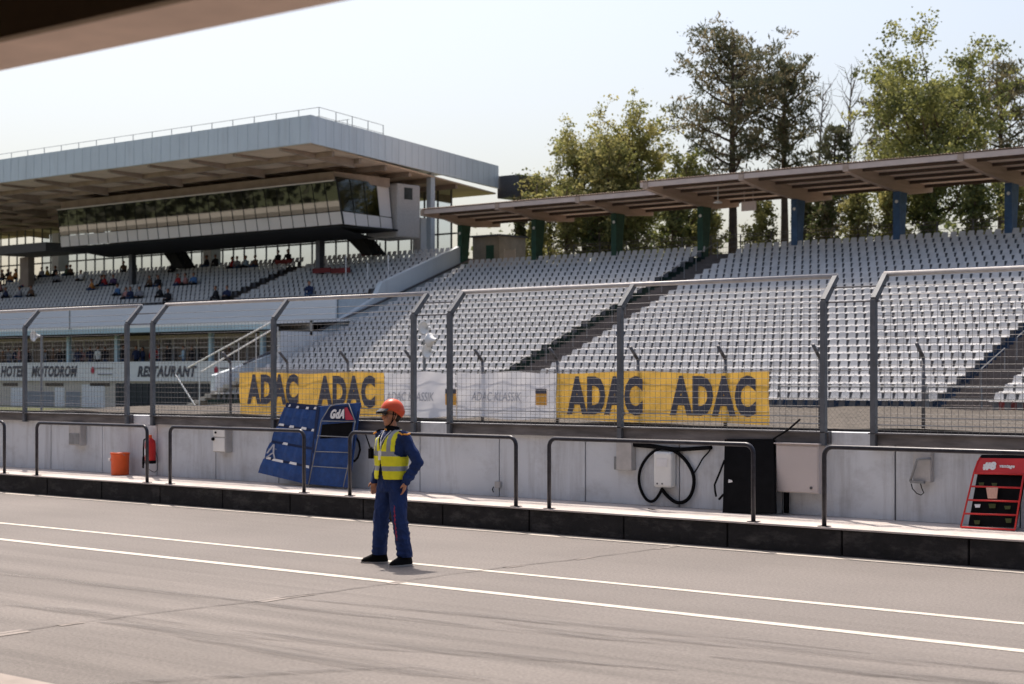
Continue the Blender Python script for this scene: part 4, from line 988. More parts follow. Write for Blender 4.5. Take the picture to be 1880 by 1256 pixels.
# floodlight cluster & round camera on masts
def mastlamp(px,py,Y,lb,n):
    P=at(px,py,Y); r_=empty('loudspeaker_mast',(P.x,Y,.66),lb,'loudspeaker')
    b=MB(); b.tube([(P.x,Y,.6),(P.x,Y,P.z+.05)],.05,8); b.build('mast', M['steel'], r_)
    for k in range(n):
        a=[(-.35,.0),(.38,.02),(.1,.42),(.25,-.35)][k]; q_=Vector((P.x+a[0],Y-.15,P.z+a[1]))
        b=MB(); b.lathe([(.05,.32),(.08,.18),(.17,.05),(.24,0),(.22,.02),(.04,.16)],q_,14,axis='y' if k!=1 else 'x'); b.build('horn', M['meter'], r_, smooth=True)
mastlamp(779,626,41.2,'white horn loudspeaker cluster on a mast beyond the track',4)
mastlamp(76,617,41.2,'single round grey loudspeaker on a mast at the left',1)
b=MB(); a=at(108,754,44); c=at(148,760,44); b.box(a.x,c.x,44,45,c.z-.7,a.z); tag(b.build('equipment_crate', M['orange'], bevel=.03),'orange crate behind the fence below the hotel sign','crate')

# ------------------------------------------------------------------ embankment behind the stands
b=MB(); b.box(-600,600,92.2,900,-.01,9.2); struct('embankment', b, M['grassy'])
b=MB(); b.box(-79,100,89.01,92.19,-.01,ZT-.02); struct('rear_path', b, M['tread'])

# ------------------------------------------------------------------ trees
rng=np.random.default_rng(5)
def leaves_mesh(pts, size, m, name, parent, up=0.0, asp=1.0, jit=.35):
    n=len(pts); pts=np.array(pts)
    d=rng.normal(size=(n,3)); d[:,2]+=up; d/=np.linalg.norm(d,axis=1)[:,None]
    e=rng.normal(size=(n,3)); e-=d*(e*d).sum(1)[:,None]; e/=np.linalg.norm(e,axis=1)[:,None]
    s=size*(1+jit*rng.normal(size=n).clip(-1.5,1.5))[:,None]
    a=pts-e*s*.5*asp; b_=pts+e*s*.5*asp; c=b_+d*s; c2=a+d*s
    mid=pts+d*s*.5
    V=np.stack([pts, mid+e*s*.5*asp, pts+d*s, mid-e*s*.5*asp],1).reshape(-1,3)
    me=bpy.data.meshes.new(name); me.vertices.add(4*n); me.vertices.foreach_set('co',(V-np.array(ORG[parent.name])).ravel())
    me.loops.add(4*n); me.loops.foreach_set('vertex_index',np.arange(4*n)); me.polygons.add(n)
    me.polygons.foreach_set('loop_start',np.arange(n)*4); me.polygons.foreach_set('loop_total',np.full(n,4)); me.update()
    o=link_mesh(name,me,m,parent); ORG[o.name]=ORG[parent.name]; return o
def limb(b,p,d,l,r,segs=5,wob=.12,up=.05):
    pts=[p]; rs=[r]; q=Vector(p); d=Vector(d).normalized()
    for i in range(segs):
        d=(d+Vector(rng.normal(size=3))*wob+Vector((0,0,up))).normalized(); q=q+d*(l/segs); pts.append(q.copy()); rs.append(r*(1-.85*(i+1)/segs))
    b.tube(pts,rs,5); return pts
def gtree(name,px,pytop,Y,wpx,label,kind,nleaf,mats,zbase=9.2,crown_bot=None,group='trees behind the grandstand',lean=0,shape=None):
    T=at(px,pytop,Y); D=Y/(CS+SN*(px-CX)/F); ppm=F/D; Rw=wpx/2/ppm; H=T.z-zbase
    root=empty(name,(T.x,Y,zbase),label,'tree',group)
    tb=MB(); base=Vector((T.x,Y,zbase)); cb=crown_bot if crown_bot is not None else .35
    tr=.018*H+.05; tops=[]
    tp=[base+Vector((lean*k/8*Rw,.05*math.sin(k),H*.93*k/8)) for k in range(9)]; tb.tube(tp,[tr*(1-.85*k/8) for k in range(9)],8)
    cl=[]
    if kind=='pine':
        nb=34
        for i in range(nb):
            f_=cb+(1-cb)*(i/nb)**.9; k=min(7,int(f_*8*.93)); p=tp[0].lerp(tp[8],f_*.98)
            prof=math.sin(math.pi*min(1,(f_-cb)/(1-cb)*.78+.16))**.7
            if shape: prof=shape((f_-cb)/(1-cb))
            a=i*2.4+rng.uniform(-.4,.4); ln=Rw*prof*rng.uniform(.7,1.12)
            pts=limb(tb,p,(math.cos(a),math.sin(a),rng.uniform(.0,.55)),ln,tr*.28,6,.10,.07)
            for q_ in pts[2:]:
                for s in range(3):
                    c_=q_+Vector(rng.normal(size=3))*Rw*.08; cl.append((c_,Rw*rng.uniform(.08,.15)))
        P=[]
        per=max(4,nleaf//len(cl))
        for c_,r in cl:
            x_=rng.normal(size=(per,3))*np.array([r,r,r*.38])*.52; x_[:,2]+=np.abs(x_[:,0])*.15; P.append(x_+np.array(c_))
        P=np.concatenate(P); h_=len(P)//2; idx=rng.permutation(len(P))
        # clumps keep one of two tones
        tone=(np.arange(len(P))//per)%3!=0
        leaves_mesh(P[tone],.34,M[mats[0]],'crown',root,up=.9,asp=.28); leaves_mesh(P[~tone],.34,M[mats[1]],'crown',root,up=.9,asp=.28)
    else:
        nb=26
        for i in range(nb):
            f_=cb+(1-cb)*.8*(i/nb); p=tp[0].lerp(tp[8],f_)
            v=(f_-cb)/(1-cb); prof=(shape(v) if shape else math.sin(math.pi*(.22+.68*v))**.6)
            a=i*2.4+rng.uniform(-.5,.5); el=.2+.95*v
            ln=Rw*prof*rng.uniform(.75,1.1)
            pts=limb(tb,p,(math.cos(a)*math.cos(el),math.sin(a)*math.cos(el),math.sin(el)),ln*(1+.10*v),tr*.35,6,.16,.06)
            for q_ in pts[2:]:
                sub=limb(tb,q_,Vector(rng.normal(size=3))+Vector((0,0,.5)),ln*.35,tr*.10,3,.2,.05)
                for s in sub[1:]+[q_]: cl.append((s+Vector(rng.normal(size=3))*Rw*.05,Rw*rng.uniform(.08,.16)))
        per=max(4,nleaf//len(cl)); P=[]
        for c_,r in cl: P.append(rng.normal(size=(per,3))*np.array([r,r,r*.65])*.58+np.array(c_))
        P=np.concatenate(P); tone=(np.arange(len(P))//per)%3!=0
        leaves_mesh(P[tone],.19,M[mats[0]],'crown',root,up=-.2,asp=.75); leaves_mesh(P[~tone],.19,M[mats[1]],'crown',root,up=-.2,asp=.75)
    tb.build('trunk', M['bark'], root, smooth=True)
    return root
gtree('pine_tree',1345,42,101,275,'tallest dark pine with a long bare trunk seen under the roof','pine',15000,['pine','pine_b'],crown_bot=.30)
gtree('pine_tree',1440,88,104,175,'narrower pine just right of the tallest pine','pine',7000,['pine','pine_b'],crown_bot=.46)
gtree('maple_tree',1716,142,99,340,'broad bushy green tree above the right part of the roof','leaf',32000,['leaf','leaf_d'],crown_bot=.22,shape=lambda v:.80+.28*math.sin(math.pi*min(1,v*1.1)))
gtree('pine_tree',1838,92,107,170,'dark pine showing right of the broad green tree','pine',6500,['pine_b','pine'],crown_bot=.35)
gtree('pine_tree',1630,108,108,120,'thin pine showing left of the broad green tree','pine',4500,['pine','pine_b'],crown_bot=.3)
gtree('birch_tree',1160,212,100,200,'pale green tree directly left of the tallest pine','leaf',17000,['leaf_y','leaf'],crown_bot=.30)
gtree('birch_tree',1072,250,99,190,'lower pale green tree second from the left of the row','leaf',14000,['leaf_y','leaf'],crown_bot=.28)
gtree('birch_tree',1010,305,98,130,'small yellowish tree at the left end of the tree row','leaf',4500,['leaf_y','leaf_d'],crown_bot=.25)
gtree('birch_tree',1118,262,97,160,'light bushy tree between the two taller pale green trees','leaf',11000,['leaf_y','leaf_d'],crown_bot=.15)
gtree('oak_tree',1262,275,97,130,'dark green bushy tree below the tallest pine crown','leaf',7500,['leaf','leaf_d'],crown_bot=.2)
gtree('pine_tree',1522,215,100,95,'short ragged pine between the two tree groups','pine',3500,['pine','pine'],crown_bot=.3,lean=.3)
# bare trees
def bare(px,pytop,Y,lb):
    T=at(px,pytop,Y); root=empty('bare_tree',(T.x,Y,9.2),lb,'tree','leafless trees behind the grandstand'); tb=MB(); H=T.z-9.2
    tp=[Vector((T.x+.15*math.sin(k),Y,9.2+H*k/8)) for k in range(9)]; tb.tube(tp,[.17*(1-.9*k/8) for k in range(9)],6)
    for i in range(22):
        f_=.35+.6*i/22; p=tp[0].lerp(tp[8],f_); a=i*2.4
        pts=limb(tb,p,(math.cos(a),math.sin(a),1.1),2.2*(1.2-f_)+.6,.05,5,.1,.1)
        for q_ in pts[1:]:
            limb(tb,q_,Vector(rng.normal(size=3))+Vector((0,0,1.0)),.9,.02,3,.15,.1)
    tb.build('trunk', M['barkgrey'], root)
bare(1560,118,102,'bare leafless tree left of the broad green tree'); bare(1508,150,103,'thin bare leafless tree right of the narrow pine')
# lower trees seen between roof and seats and over the roof edge
k=0
under=[(985,330,70,'y'),(1040,330,80,'y'),(1100,318,90,'d'),(1170,310,90,'y'),(1235,330,80,'d'),(1300,350,80,'y'),(1395,345,90,'y'),(1480,340,70,'p'),(1515,300,70,'p'),(1575,330,90,'y'),(1640,280,80,'y'),(1700,250,90,'d'),(1790,300,80,'d'),(1870,300,90,'y'),(955,330,60,'p')]
ulab=['yellowish bush left of the second green column','light bush right of the second green column','dark bush behind the roof near the third green column','light bush right of the third green column','dark bush left of the last green column',
 'light bush right of the last green column','light bush between the pine trunks','dark low bush left of the first blue column','dark ragged bush over the roof below the short pine','golden bush left of the second blue column','green bush right of the second blue column',
 'dark bush under the broad green tree','dark bush left of the last blue column','light bush at the right photo edge','dark distant bush beside the dark gutter box']
for (px,py,w,t),lb in zip(under,ulab):
    gtree('shrub',px,py,93.5+(k%4)*1.3,w,lb,'leaf',3800,{'y':['leaf_y','leaf'],'d':['leaf_d','leaf'],'p':['leaf_d','pine_b']}[t],crown_bot=.08,group='bushes behind the grandstand',shape=lambda v:.95*(1-.35*v)); k+=1
# far-off wood
b=[]; 
for i in range(60):
    x=-150+i*5.5; z=9.2+rng.uniform(2,8); b.append(rng.normal(size=(260,3))*np.array([2.6,2.0,2.2])+np.array([x,175+rng.uniform(-6,6),z]))
wd=empty('distant_wood',(-120,175,9.2),'dark low treeline far behind the grandstands','wood'); wd['kind']='stuff'
leaves_mesh(np.concatenate(b),.6,M['leaf_d'],'foliage',wd,asp=.8)

# ------------------------------------------------------------------ pit building above the camera
pbd=empty('pit_building',(-5,1,0),'brown lintel and dark ceiling edge of the pit building overhead','building')
b=MB(); b.box(-60,40,3.65,3.985,3.32,4.6); b.build('lintel', M['beam'], pbd)
b=MB(); b.box(-60,40,3.60,3.649,3.32,4.2); b.build('shade_lining', M['dark'], pbd)  # dark sheet paints the shade on the lintel's near face
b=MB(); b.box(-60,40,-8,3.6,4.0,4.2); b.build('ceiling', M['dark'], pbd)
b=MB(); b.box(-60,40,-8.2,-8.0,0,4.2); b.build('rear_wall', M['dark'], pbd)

b=MB(); b.box(-420,40,-9,3.4,4.25,8.5); b.build('unseen_storey', M['cream'], pbd)  # unseen storey, added for the press box windows to reflect
b=MB(); b.box(-420,40,3.401,3.44,5.7,7.3); b.build('unseen_window_band', M['glass_dark'], pbd)  # unseen dark strip, added for contrast in the press box reflection
b=[]
for i in range(90):
    x=-400+i*4.4; b.append(rng.normal(size=(170,3))*np.array([3.0,2.5,3.0])+np.array([x,-34+rng.uniform(-6,6),rng.uniform(5,15)]))
wd=empty('reflection_wood',(-200,-34,0),'unseen belt of trees added for the press box glass to mirror','wood'); wd['kind']='stuff'  # unseen trees, added as the upper part of the press box reflection
leaves_mesh(np.concatenate(b),1.2,leafmat('dull far leaves',(.10,.10,.065),(.04,.045,.03),.2),'foliage',wd,asp=.8)
b=MB(); b.box(-420,-60.01,-9,3.4,0,4.2); b.build('unseen_garage_front', M['dark'], pbd)  # unseen front, dark like shaded garages, added for the press box reflection

# ------------------------------------------------------------------ the marshal
def zone(me, fn):
    idx=[fn(p.center) for p in me.polygons]; me.polygons.foreach_set('material_index', idx)
from mathutils import noise as mnoise
def crease(me, amp, sc_, seed):
    nn=[v.normal.copy() for v in me.vertices]
    for v,n in zip(me.vertices,nn):
        p=Vector((v.co.x*sc_[0]+seed,v.co.y*sc_[1],v.co.z*sc_[2]+v.co.x*5)); w=1-abs(mnoise.noise(p))*2.2
        v.co+=n*amp*(max(0,w)**2-.35)
def addchild(name, me, mats, parent): return link_mesh(name, me, mats, parent)
PX,PYW=-13.235,13.465
man=empty('person',(PX,PYW,0),'marshal in navy coverall, yellow safety vest and orange helmet, hand in pocket','person',rz=R(-4))
HR=Matrix.Translation((0,-.005,0))@Matrix.Rotation(R(-26),4,'Z')
def head_prims(b):
    i0=len(b.v)
    b.ell((0,.012,1.665),(.074,.094,.105),20,14); b.ell((0,-.030,1.600),(.056,.062,.074),16,12)
    b.ell((0,-.055,1.545),(.032,.032,.026),12,8)
    b.ell((0,-.094,1.617),(.014,.022,.024),10,8); b.cap((0,-.084,1.655),(0,-.100,1.620),.010,.013,8)
    b.ell((0,-.084,1.580),(.027,.014,.009),10,6)
    for s in (-1,1):
        b.ell((s*.075,.018,1.625),(.010,.022,.034),8,8); b.ell((s*.036,-.060,1.600),(.026,.028,.03),8,6)
    b.xform(HR,i0)
def hand(b, wr, dirv, side, curl=.5, palm_n=(0,-1,0)):
    wr=Vector(wr); d=Vector(dirv).normalized(); n=Vector(palm_n); n=(n-d*n.dot(d)).normalized(); s_=d.cross(n)*side
    c=wr+d*.045
    i0=len(b.v); 
    b.cap(wr,wr+d*.03,.026,.030,10)
    for k,(o,l) in enumerate(((-.028,.068),(-.010,.078),(.010,.073),(.028,.058))):
        base=wr+d*.082+s_*o; b.cap(wr+d*.02+s_*o*.7,base,.017,.014,8)
        k1=(d+n*curl*.5).normalized(); k2=(d+n*curl*1.3).normalized(); k3=(d+n*curl*2.2).normalized()
        p1=base+k1*l*.42; p2=p1+k2*l*.32; p3=p2+k3*l*.26
        b.cap(base,p1,.0105,.0095,7); b.cap(p1,p2,.0095,.0085,7); b.cap(p2,p3,.0085,.007,7)
    t0=wr+d*.018-s_*.028; t1=t0+(d*.6-s_*.75+n*.3).normalized()*.035; t2=t1+(d*.9-s_*.2+n*.4).normalized()*.032
    b.cap(wr+d*.01-s_*.012,t0,.016,.014,8); b.cap(t0,t1,.014,.011,8); b.cap(t1,t2,.011,.009,8)
SHL,ELL,WRL=(.185,.012,1.405),(.325,.095,1.13),(.215,.005,.915)
SHR,ELR,WRR=(-.185,.010,1.405),(-.245,.055,1.14),(-.262,-.020,.905)
def torso(b,g):
    b.loft([(.80,0,.005,.150+g,.112+g),(.88,0,.005,.168+g,.120+g),(.98,0,0,.160+g,.112+g),(1.06,0,0,.160+g,.112+g),(1.18,0,.0,.170+g,.120+g),(1.30,0,.005,.185+g,.120+g),(1.38,0,.010,.185+g,.108+g),(1.425,0,.012,.150+g,.090+g),(1.455,0,.012,.085+g*.5,.070+g*.5)])
def legs(b,g,hem):
    for s,kn,an in ((-1,(-.150,-.030,.50),(-.205,.0,.11)),(1,(.150,-.025,.50),(.200,.015,.11))):
        hp=(s*.088,.005,.86)
        b.cap(hp,kn,.096+g,.068+g,14); b.cap(kn,an,.068+g,.056+g+hem,14)
# body: one continuous surface
b=MB(); head_prims(b); b.cap((0,.02,1.43),(0,-.002,1.56),.054,.052,14); torso(b,-.012); legs(b,-.014,-.018)
b.cap(SHL,ELL,.052,.042); b.cap(ELL,WRL,.040,.028); b.cap(SHR,ELR,.052,.042); b.cap(ELR,WRR,.040,.028)
hand(b,WRL,(-.10,-.10,-1),1,.35,(-.8,-.5,0)); hand(b,WRR,(.05,-.15,-1),-1,.5,(.6,-.6,0))
for an in ((-.205,0,.10),(.20,.015,.10)): b.cap(an,(an[0],an[1]-.01,.06),.03,.03,10)
me=remesh(b,.0075,2); addchild('body',me,M['skin'],man)
# coverall
b=MB(); torso(b,.012); legs(b,.015,.012)
b.cap(SHL,ELL,.070,.060); b.cap(ELL,WRL,.060,.045); b.cap(SHR,ELR,.070,.060); b.cap(ELR,WRR,.060,.045)
b.cap((0,.015,1.43),(0,.008,1.475),.072,.066,14)
b.ell((.225,.01,.93),(.05,.05,.06),10,8)
rn=random.Random(3)
for s,x0_,x1_ in ((-1,-.150,-.205),(1,.150,.200)):
    for k in range(7):
        z_=.13+k*.055; x_=x1_+(x0_-x1_)*(z_-.11)/.39; r_k=.086+rn.uniform(-.003,.005)
        b.ell((x_+rn.uniform(-.006,.006),-.008+rn.uniform(-.008,.008),z_),(r_k,r_k*.98,.042),14,8)
for a_,c_ in ((SHL,ELL),(ELL,WRL),(SHR,ELR)):
    for t in (.25,.5,.75):
        p=Vector(a_).lerp(Vector(c_),t); r_k=.068+rn.uniform(-.002,.005); b.ell(p,(r_k,r_k,.045),12,8)
me=remesh(b,.009,2); 
# open the sleeve and hem ends
bm=bmesh.new(); bm.from_mesh(me)
bmesh.ops.delete(bm,geom=[f for f in bm.faces if f.calc_center_median().z<.095],context='FACES'); bm.to_mesh(me); bm.free()
crease(me,.0085,(16,16,9),3); zone(me,lambda c: 1 if (.985<c.z<1.03 and abs(c.x)<.2) else (2 if (.28<c.z<.66 and .158+(.5-c.z)*.06+.004*math.sin(c.z*90)<c.x<.172+(.5-c.z)*.06+.005*math.sin(c.z*140) and c.y<-.02) else 0))
addchild('coverall',me,[M['coverall'],M['belt'],M['stripe_red']],man)
# collar
b=MB(); b.tube([(.075*math.cos(t),.012+.072*math.sin(t),1.475-.012*math.sin(t)) for t in [i*2*math.pi/16 for i in range(17)]],.017,8)
b.tube([(.066*math.cos(t),.008+.064*math.sin(t),1.500-.008*math.sin(t)) for t in [i*2*math.pi/16 for i in range(17)]],.016,8)
me=b.mesh('collar'); zone(me,lambda c: 1 if (c.x<.0 and c.y<.02 and c.z<1.49) else 0); me.polygons.foreach_set('use_smooth',[True]*len(me.polygons)); addchild('collar',me,[M['black'],M['epaulet']],man)
# vest
b=MB()
b.loft([(.93,-.008,0,0.200,0.152),(.98,-.008,0,0.204,0.156),(1.06,-.008,0,0.202,0.154),(1.18,-.008,0,0.210,0.160),(1.30,-.008,.005,0.208,0.160),(1.38,-.008,.010,0.194,0.148),(1.43,0,.012,0.154,0.115),(1.468,0,.012,0.114,0.093),(1.49,0,.012,0.092,0.081)],32)
me=remesh(b,.0085,2)
crease(me,.005,(9,9,6),9)
bm=bmesh.new(); bm.from_mesh(me); kill=[]
for f in bm.faces:
    c=f.calc_center_median(); x_=c.x; k_=False
    if c.z<.938 or c.z>1.478: k_=True
    elif c.y<0:
        xc=-.012
        if c.z>1.27: w=.012+(c.z-1.27)*.42; k_=abs(x_-xc)<w
        elif c.z>1.14: k_=abs(x_-xc)<.0065
        else: w=.0065+(1.14-c.z)*.20; k_=abs(x_-xc)<w
        if c.z<1.0 and abs(x_-xc)<.10:
            k_=k_ or (c.z<.94+ (0.06-math.sqrt(max(0,.0036-(max(0,.075-abs(x_-xc)))**2))) )
    if abs(x_)>.158+max(0,(1.22-c.z))*1.2 and 1.16<c.z<1.44: k_=True     # arm holes
    if k_: kill.append(f)
bmesh.ops.delete(bm,geom=kill,context='FACES'); bm.to_mesh(me); bm.free()
def vz(c):
    if 1.035<c.z<1.085 or 1.195<c.z<1.245: return 1
    if c.z>=1.24 and .075<abs(c.x+(c.z-1.24)*.04)<.122: return 1
    return 0
zone(me,vz); o=addchild('safety_vest',me,[M['vest'],M['band']],man); sd=o.modifiers.new('t','SOLIDIFY'); sd.thickness=.004
# lanyard
b=MB(); b.tube([(.055,-.06,1.47),(.02,-.118,1.40),(-.012,-.145,1.33),(-.02,-.150,1.24)],.006,6); b.tube([(-.075,-.05,1.46),(-.045,-.12,1.38),(-.022,-.148,1.30)],.006,6); b.box(-.045,.005,-.160,-.150,1.15,1.25); addchild('lanyard',b.mesh('l'),M['cardwhite'],man)
# shoulder trim
for s in (1,-1):
    b=MB(); b.slab([(s*.165,-.045,1.470),(s*.235,-.040,1.437),(s*.235,.050,1.440),(s*.165,.050,1.473)],.012); addchild('shoulder_strap',b.mesh('s'),M['black'],man)
    b=MB(); b.tube([(s*.238,-.045,1.436),(s*.252,.0,1.432),(s*.238,.052,1.440)],.010,6); b.tube([(s*.19,-.062,1.450),(s*.235,-.058,1.43)],.009,6); addchild('shoulder_piping',b.mesh('s'),M['epaulet'],man)
# radio
b=MB(); b.box(-.205,-.155,-.165,-.125,1.16,1.27); b.cap((-.190,-.145,1.27),(-.240,-.17,1.42),.009,.006,8); b.cap((-.165,-.145,1.26),(-.165,-.145,1.285),.008,.008,6); addchild('radio',b.mesh('r'),M['black'],man)
# helmet
b=MB(); prof=[(.0,.150)]
i0=len(b.v); b.ell((0,.012,1.690),(.108,.132,.130),28,18); b.ell((0,.06,1.675),(.095,.09,.085),18,12)
b.xform(HR,i0); me=remesh(b,.007,3)
bm=bmesh.new(); bm.from_mesh(me); Hi=HR.inverted(); kill=[]
for f in bm.faces:
    c=Hi@f.calc_center_median()
    lim=1.690 if c.y<-.02 else 1.690-(c.y+.02)*.62
    if c.z<lim: kill.append(f)
bmesh.ops.delete(bm,geom=kill,context='FACES'); bm.to_mesh(me); bm.free()
o=addchild('helmet',me,M['helmet'],man); sd=o.modifiers.new('t','SOLIDIFY'); sd.thickness=.008
b=MB(); i0=0
for k in range(9):  # peak
    t=-math.pi/2+(k-4)*.26; c_,s_=math.cos(t),math.sin(t)
    b.v+= [(.112*c_,.012+.136*s_,1.712),(.122*c_,.012+.186*s_,1.678+.008*abs(c_)),(.108*c_,.012+.130*s_,1.670),(.120*c_,.012+.186*s_,1.652+.008*abs(c_))]
for k in range(8):
    a_=k*4; b.f+=[(a_,a_+1,a_+5,a_+4),(a_+2,a_+6,a_+7,a_+3),(a_+1,a_+3,a_+7,a_+5)]; b.m+=[0,0,0]
b.xform(HR); me=b.mesh('peak'); addchild('helmet_visor',me,mat('glossy visor',(.012,.012,.015),.22,spec=.5),man)
b=MB(); b.tube([(.088,.0,1.68),(.082,-.005,1.62),(.062,-.02,1.55),(.03,-.045,1.522),(-.03,-.045,1.522),(-.062,-.02,1.55),(-.082,-.005,1.62),(-.088,0,1.68)],.006,6); b.tube([(.088,.03,1.67),(.078,.01,1.60),(.062,-.02,1.55)],.005,6)
b.xform(HR); addchild('chin_strap',b.mesh('c'),M['black'],man)
b=MB()
for s in (-1,1): b.ell((s*.034,-.083,1.650),(.030,.014,.018),12,8); b.tube([(s*.06,-.075,1.655),(s*.077,-.03,1.652),(s*.08,.02,1.645)],.004,5)
b.xform(HR); me=b.mesh('g'); me.polygons.foreach_set('use_smooth',[True]*len(me.polygons)); addchild('sunglasses',me,mat('dark lens',(.01,.01,.012),.15,spec=.6),man)
b=MB(); b.ell((0,.055,1.62),(.070,.055,.060),14,10); b.xform(HR); addchild('hair',remesh(b,.01,1),M['hair'],man)
# boots
for s,an,rot in ((-1,(-.205,0),R(-42)),(1,(.200,.015),R(-6))):
    b=MB(); b.loft([(.012,0,-.055,.050,.150),(.03,0,-.055,.052,.152),(.055,0,-.045,.048,.138),(.085,0,-.015,.045,.100),(.12,0,.015,.046,.065),(.17,0,.02,.048,.058)],20)
    Mx=Matrix.Translation((an[0],an[1],0))@Matrix.Rotation(rot,4,'Z'); b.xform(Mx); bt=addchild('boot',remesh(b,.008,1),M['black'],man)
    b=MB(); b.loft([(.0,0,-.055,.051,.153),(.016,0,-.055,.054,.156)],20); b.xform(Mx); addchild('sole',b.mesh('s'),M['cab_side'],bt)

# ------------------------------------------------------------------ spectators
def spect_mesh(seated, var=0):
    b=MB()
    if seated:
        ln=.08*var
        b.loft([(.0,0,0,.16,.12),(.12,0,-.01,.16,.12),(.35,0,-.03-ln,.19,.13),(.48,0,-.05-ln,.17,.11),(.54,0,-.05-ln,.06,.06)],12)
        b.cap((0,-.06-ln,.52),(0,-.07-ln,.60),.05,.05,8); b.ell((0,-.08-ln,.70),(.085,.10,.12),12,8); b.ell((0,-.055-ln,.735),(.092,.10,.10),12,8)
        for s in (-1,1):
            b.cap((s*.09,-.02,.06),(s*.11,-.42,.10),.085,.06,8); b.cap((s*.11,-.42,.10),(s*.11,-.46,-.32),.06,.045,8); b.cap((s*.11,-.45,-.33),(s*.11,-.56,-.36),.045,.035,8)
            b.cap((s*.20,-.05-ln,.45),(s*.25,-.12-ln,.22),.06,.05,8); b.cap((s*.25,-.12-ln,.22),(s*(.08+.06*var),-.34,.18),.045,.035,8)
    else:
        b.loft([(.82,0,0,.15,.11),(.95,0,0,.15,.11),(1.2,0,0,.18,.12),(1.38,0,.0,.18,.11),(1.45,0,0,.06,.06)],12)
        b.cap((0,0,1.43),(0,-.01,1.52),.05,.05,8); b.ell((0,-.015,1.60),(.075,.095,.115),12,8); b.ell((0,.01,1.64),(.085,.095,.09),12,8)
        for s in (-1,1):
            b.cap((s*.09,0,.85),(s*.10,-.01,.48),.085,.06,8); b.cap((s*.10,-.01,.48),(s*.10,.01,.08),.06,.045,8); b.cap((s*.10,.0,.05),(s*.11,-.13,.04),.045,.04,8)
            b.cap((s*.20,0,1.36),(s*.27,-.04,1.08),.055,.045,8)
            if var: b.cap((s*.27,-.04,1.08),(s*.12,-.26,1.05),.042,.032,8)
            else: b.cap((s*.27,-.04,1.08),(s*.25,-.10,.85),.042,.032,8)
    me=remesh(b,.026,1)
    if seated: zone(me,lambda c: 3 if (c.z>.70 and (c.y>-.10-ln or c.z>.77)) else (0 if c.z>.55 or (c.y<-.27 and .14<c.z<.30 and abs(c.x)<.10) else (1 if c.z>.14 and c.y>-.28 else 2)))
    else: zone(me,lambda c: 3 if (c.z>1.60 and (c.y>-.03 or c.z>1.68)) else (0 if c.z>1.47 else (1 if c.z>.88 else 2)))
    return me
SM=[spect_mesh(True,0),spect_mesh(True,1)]; TM=[spect_mesh(False,0),spect_mesh(False,1)]
cl={'black':(.015,.015,.02),'navy':(.02,.03,.08),'red':(.40,.03,.03),'purple':(.10,.06,.14),'blue':(.08,.18,.38),'yellow':(.50,.32,.05),'grey':(.25,.25,.28),
    'pink':(.45,.22,.20),'white':(.70,.70,.70),'brown':(.14,.08,.05),'orange':(.50,.20,.05),'pale blue':(.35,.48,.60),'green':(.08,.13,.08)}
CM={k:mat(k+' cloth',v,.85,0,.25,12) for k,v in cl.items()}
PM={'jeans':mat('jeans',(.05,.09,.18),.85,0,.3,10),'dark':mat('dark trousers',(.02,.02,.025),.85,0,.3,10)}
HM=[M['hair'],mat('brown hair',(.10,.05,.025),.8)]
cache={}
def spect(seated,v,c,p,h_):
    k=(seated,v,c,p,h_)
    if k not in cache:
        me=(SM if seated else TM)[v].copy()
        for m in (M['skin'],CM[c],PM[p],HM[h_]): me.materials.append(m)
        cache[k]=me
    return cache[k]
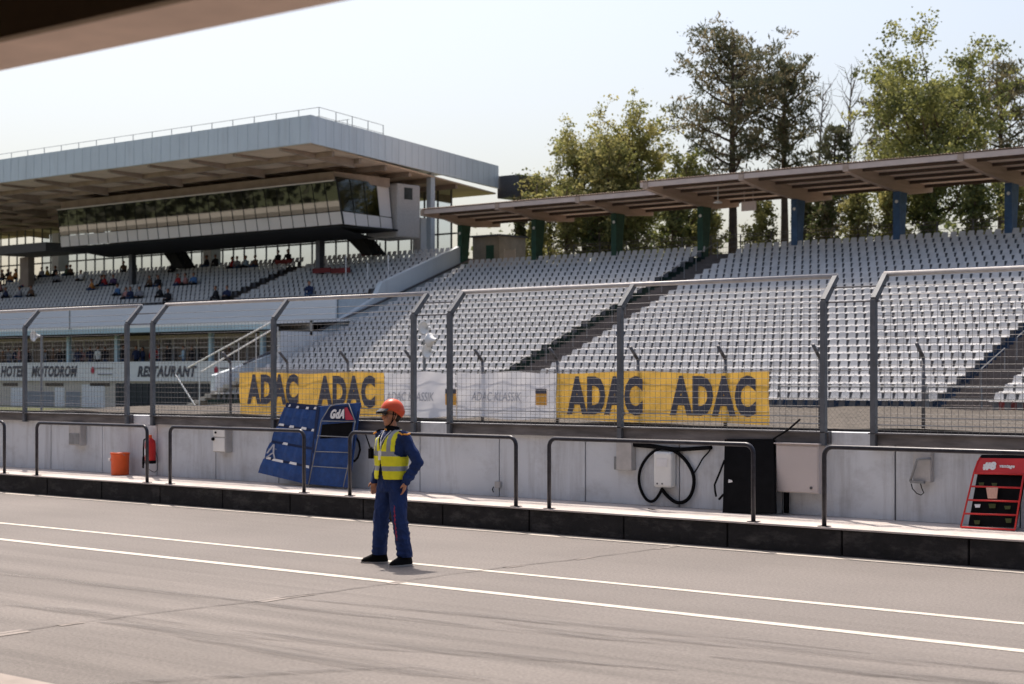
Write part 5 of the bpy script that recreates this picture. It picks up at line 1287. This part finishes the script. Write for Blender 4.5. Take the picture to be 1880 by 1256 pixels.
seatp=[(6,505,'brown','beside the left photo edge, upper'),(14,545,'navy','lowest at the left photo edge'),(2,535,'pink','at the left photo edge'),(22,518,'orange','left of the dark booth post'),(30,498,'orange','just below the dark booth roof'),
 (17,500,'black','under the dark booth roof'),(47,525,'red','below the dark booth post'),(62,515,'purple','right of the red jacket below the booth'),(78,503,'grey','left of the yellow shirt'),(90,503,'yellow','beside the white column'),(103,505,'black','right of the yellow shirt'),(107,520,'grey','one row below the yellow shirt'),
 (124,494,'green','alone right of the white column'),(132,494,'brown','at the right of the white column group'),(188,527,'black','left of the first dark pillar, leftmost'),(195,527,'red','left of the first dark pillar in red'),(209,525,'purple','left of the first dark pillar in purple'),
 (229,500,'brown','high behind the first dark pillar, left'),(246,500,'black','high behind the first dark pillar, right'),(219,545,'blue','low left of the first dark pillar'),(233,548,'pink','below the first dark pillar'),(242,548,'navy','below the first dark pillar in navy'),(257,544,'grey','right of the first dark pillar'),
 (278,524,'brown','between the pillar and the black stairs, left'),(291,524,'black','between the pillar and the black stairs, right'),(297,548,'black','just above the fence rail, left of a pair'),(309,548,'black','just above the fence rail, right of a pair'),(330,522,'red','below the first black stairs'),(342,522,'pink','below the first black stairs, in pink'),(358,522,'blue','below the first black stairs, in blue'),
 (381,487,'black','high in the back row, left of a pair'),(398,486,'black','high in the back row, right of a pair'),(428,490,'red','beside the aisle top, in red'),(437,490,'grey','beside the aisle top, in grey'),(512,478,'black','in the last row, left of a pair'),(531,478,'black','in the last row, right of a pair'),
 (38,548,'grey','low below the booth post'),(60,545,'brown','low and alone right of the booth post'),(150,515,'white','between the white column and the first dark pillar'),(172,530,'orange','just left of the red and black pair'),(318,500,'black','at the foot of the first black stairs'),(455,492,'pale blue','by the aisle right of the grey top'),(470,487,'brown','near the last row above the aisle'),
 (400,548,'black','leaning low beside the aisle foot'),(418,546,'navy','low right of the aisle foot'),(570,542,'navy','alone below the second dark pillar')]
for i,(px,py,c,w_) in enumerate(seatp):
    cc=CS+SN*(px-CX)/F; Y=(MZ0-.394*MY0+.38-CH)/((HY-py)/F/cc-.394); r=max(0,min(MN-1,round((Y-MY0)/RUN-.2))); Y=MY0+r*RUN+.30; z=MZ0+r*RISE+.40; x=X_at(px,Y)
    o=link_mesh('person',spect(True,i%2,c,'jeans' if i%3==0 else 'dark',i%2),[],loc=(x,Y,z-.03)); o.scale=(1.14,1.14,1.14); o.rotation_euler=(0,0,R(random.uniform(-25,25)))
    tag(o,'seated spectator in %s %s'%(c,w_),'person','spectators seated in the main grandstand')
stp=[(6,'brown'),(16,'grey'),(27,'navy'),(36,'pink'),(52,'black'),(84,'grey'),(98,'brown'),(110,'black'),(133,'white'),(143,'navy'),(150,'pink'),(166,'navy'),(180,'white'),(193,'black'),(218,'brown'),(227,'black'),(250,'navy'),(262,'navy'),(283,'red'),(291,'grey'),(308,'black'),(337,'pale blue'),(352,'black'),(420,'brown')]
hints=['at the far left edge','next to the far left edge','above the O of the hotel sign','above the E of the hotel sign','left of the first fence post','right of the first fence post','above the first M of the long sign word','left of the first pale blue balcony post','right of the first pale blue balcony post','above the last O of the long sign word',
'above the last M of the long sign word','above the left red emblem','above the gap after the left emblem','left of the second pale blue balcony post','right of the second pale blue balcony post','above the R of the restaurant sign','behind the fence gap post','in the fence gap by the dark doorway','in the fence gap beside the post','behind the tall fence post','above the first T of the restaurant sign','above the second R of the restaurant sign','beside the third pale blue post','seen between the stair rails']
for i,((px,c),h_) in enumerate(zip(stp,hints)):
    Y=LY+.55+.5*((i*7)%3)/2; o=link_mesh('person',spect(False,i%2,c,'jeans' if i%2 else 'dark',(i//2)%2),[],loc=(X_at(px,Y),Y,2.26)); s=random.uniform(.96,1.06); o.scale=(s,s,s)
    o.rotation_euler=(0,0,R(random.uniform(-40,40))); tag(o,'%s topped spectator on the balcony %s'%(c,h_),'person','spectators standing on the balcony')
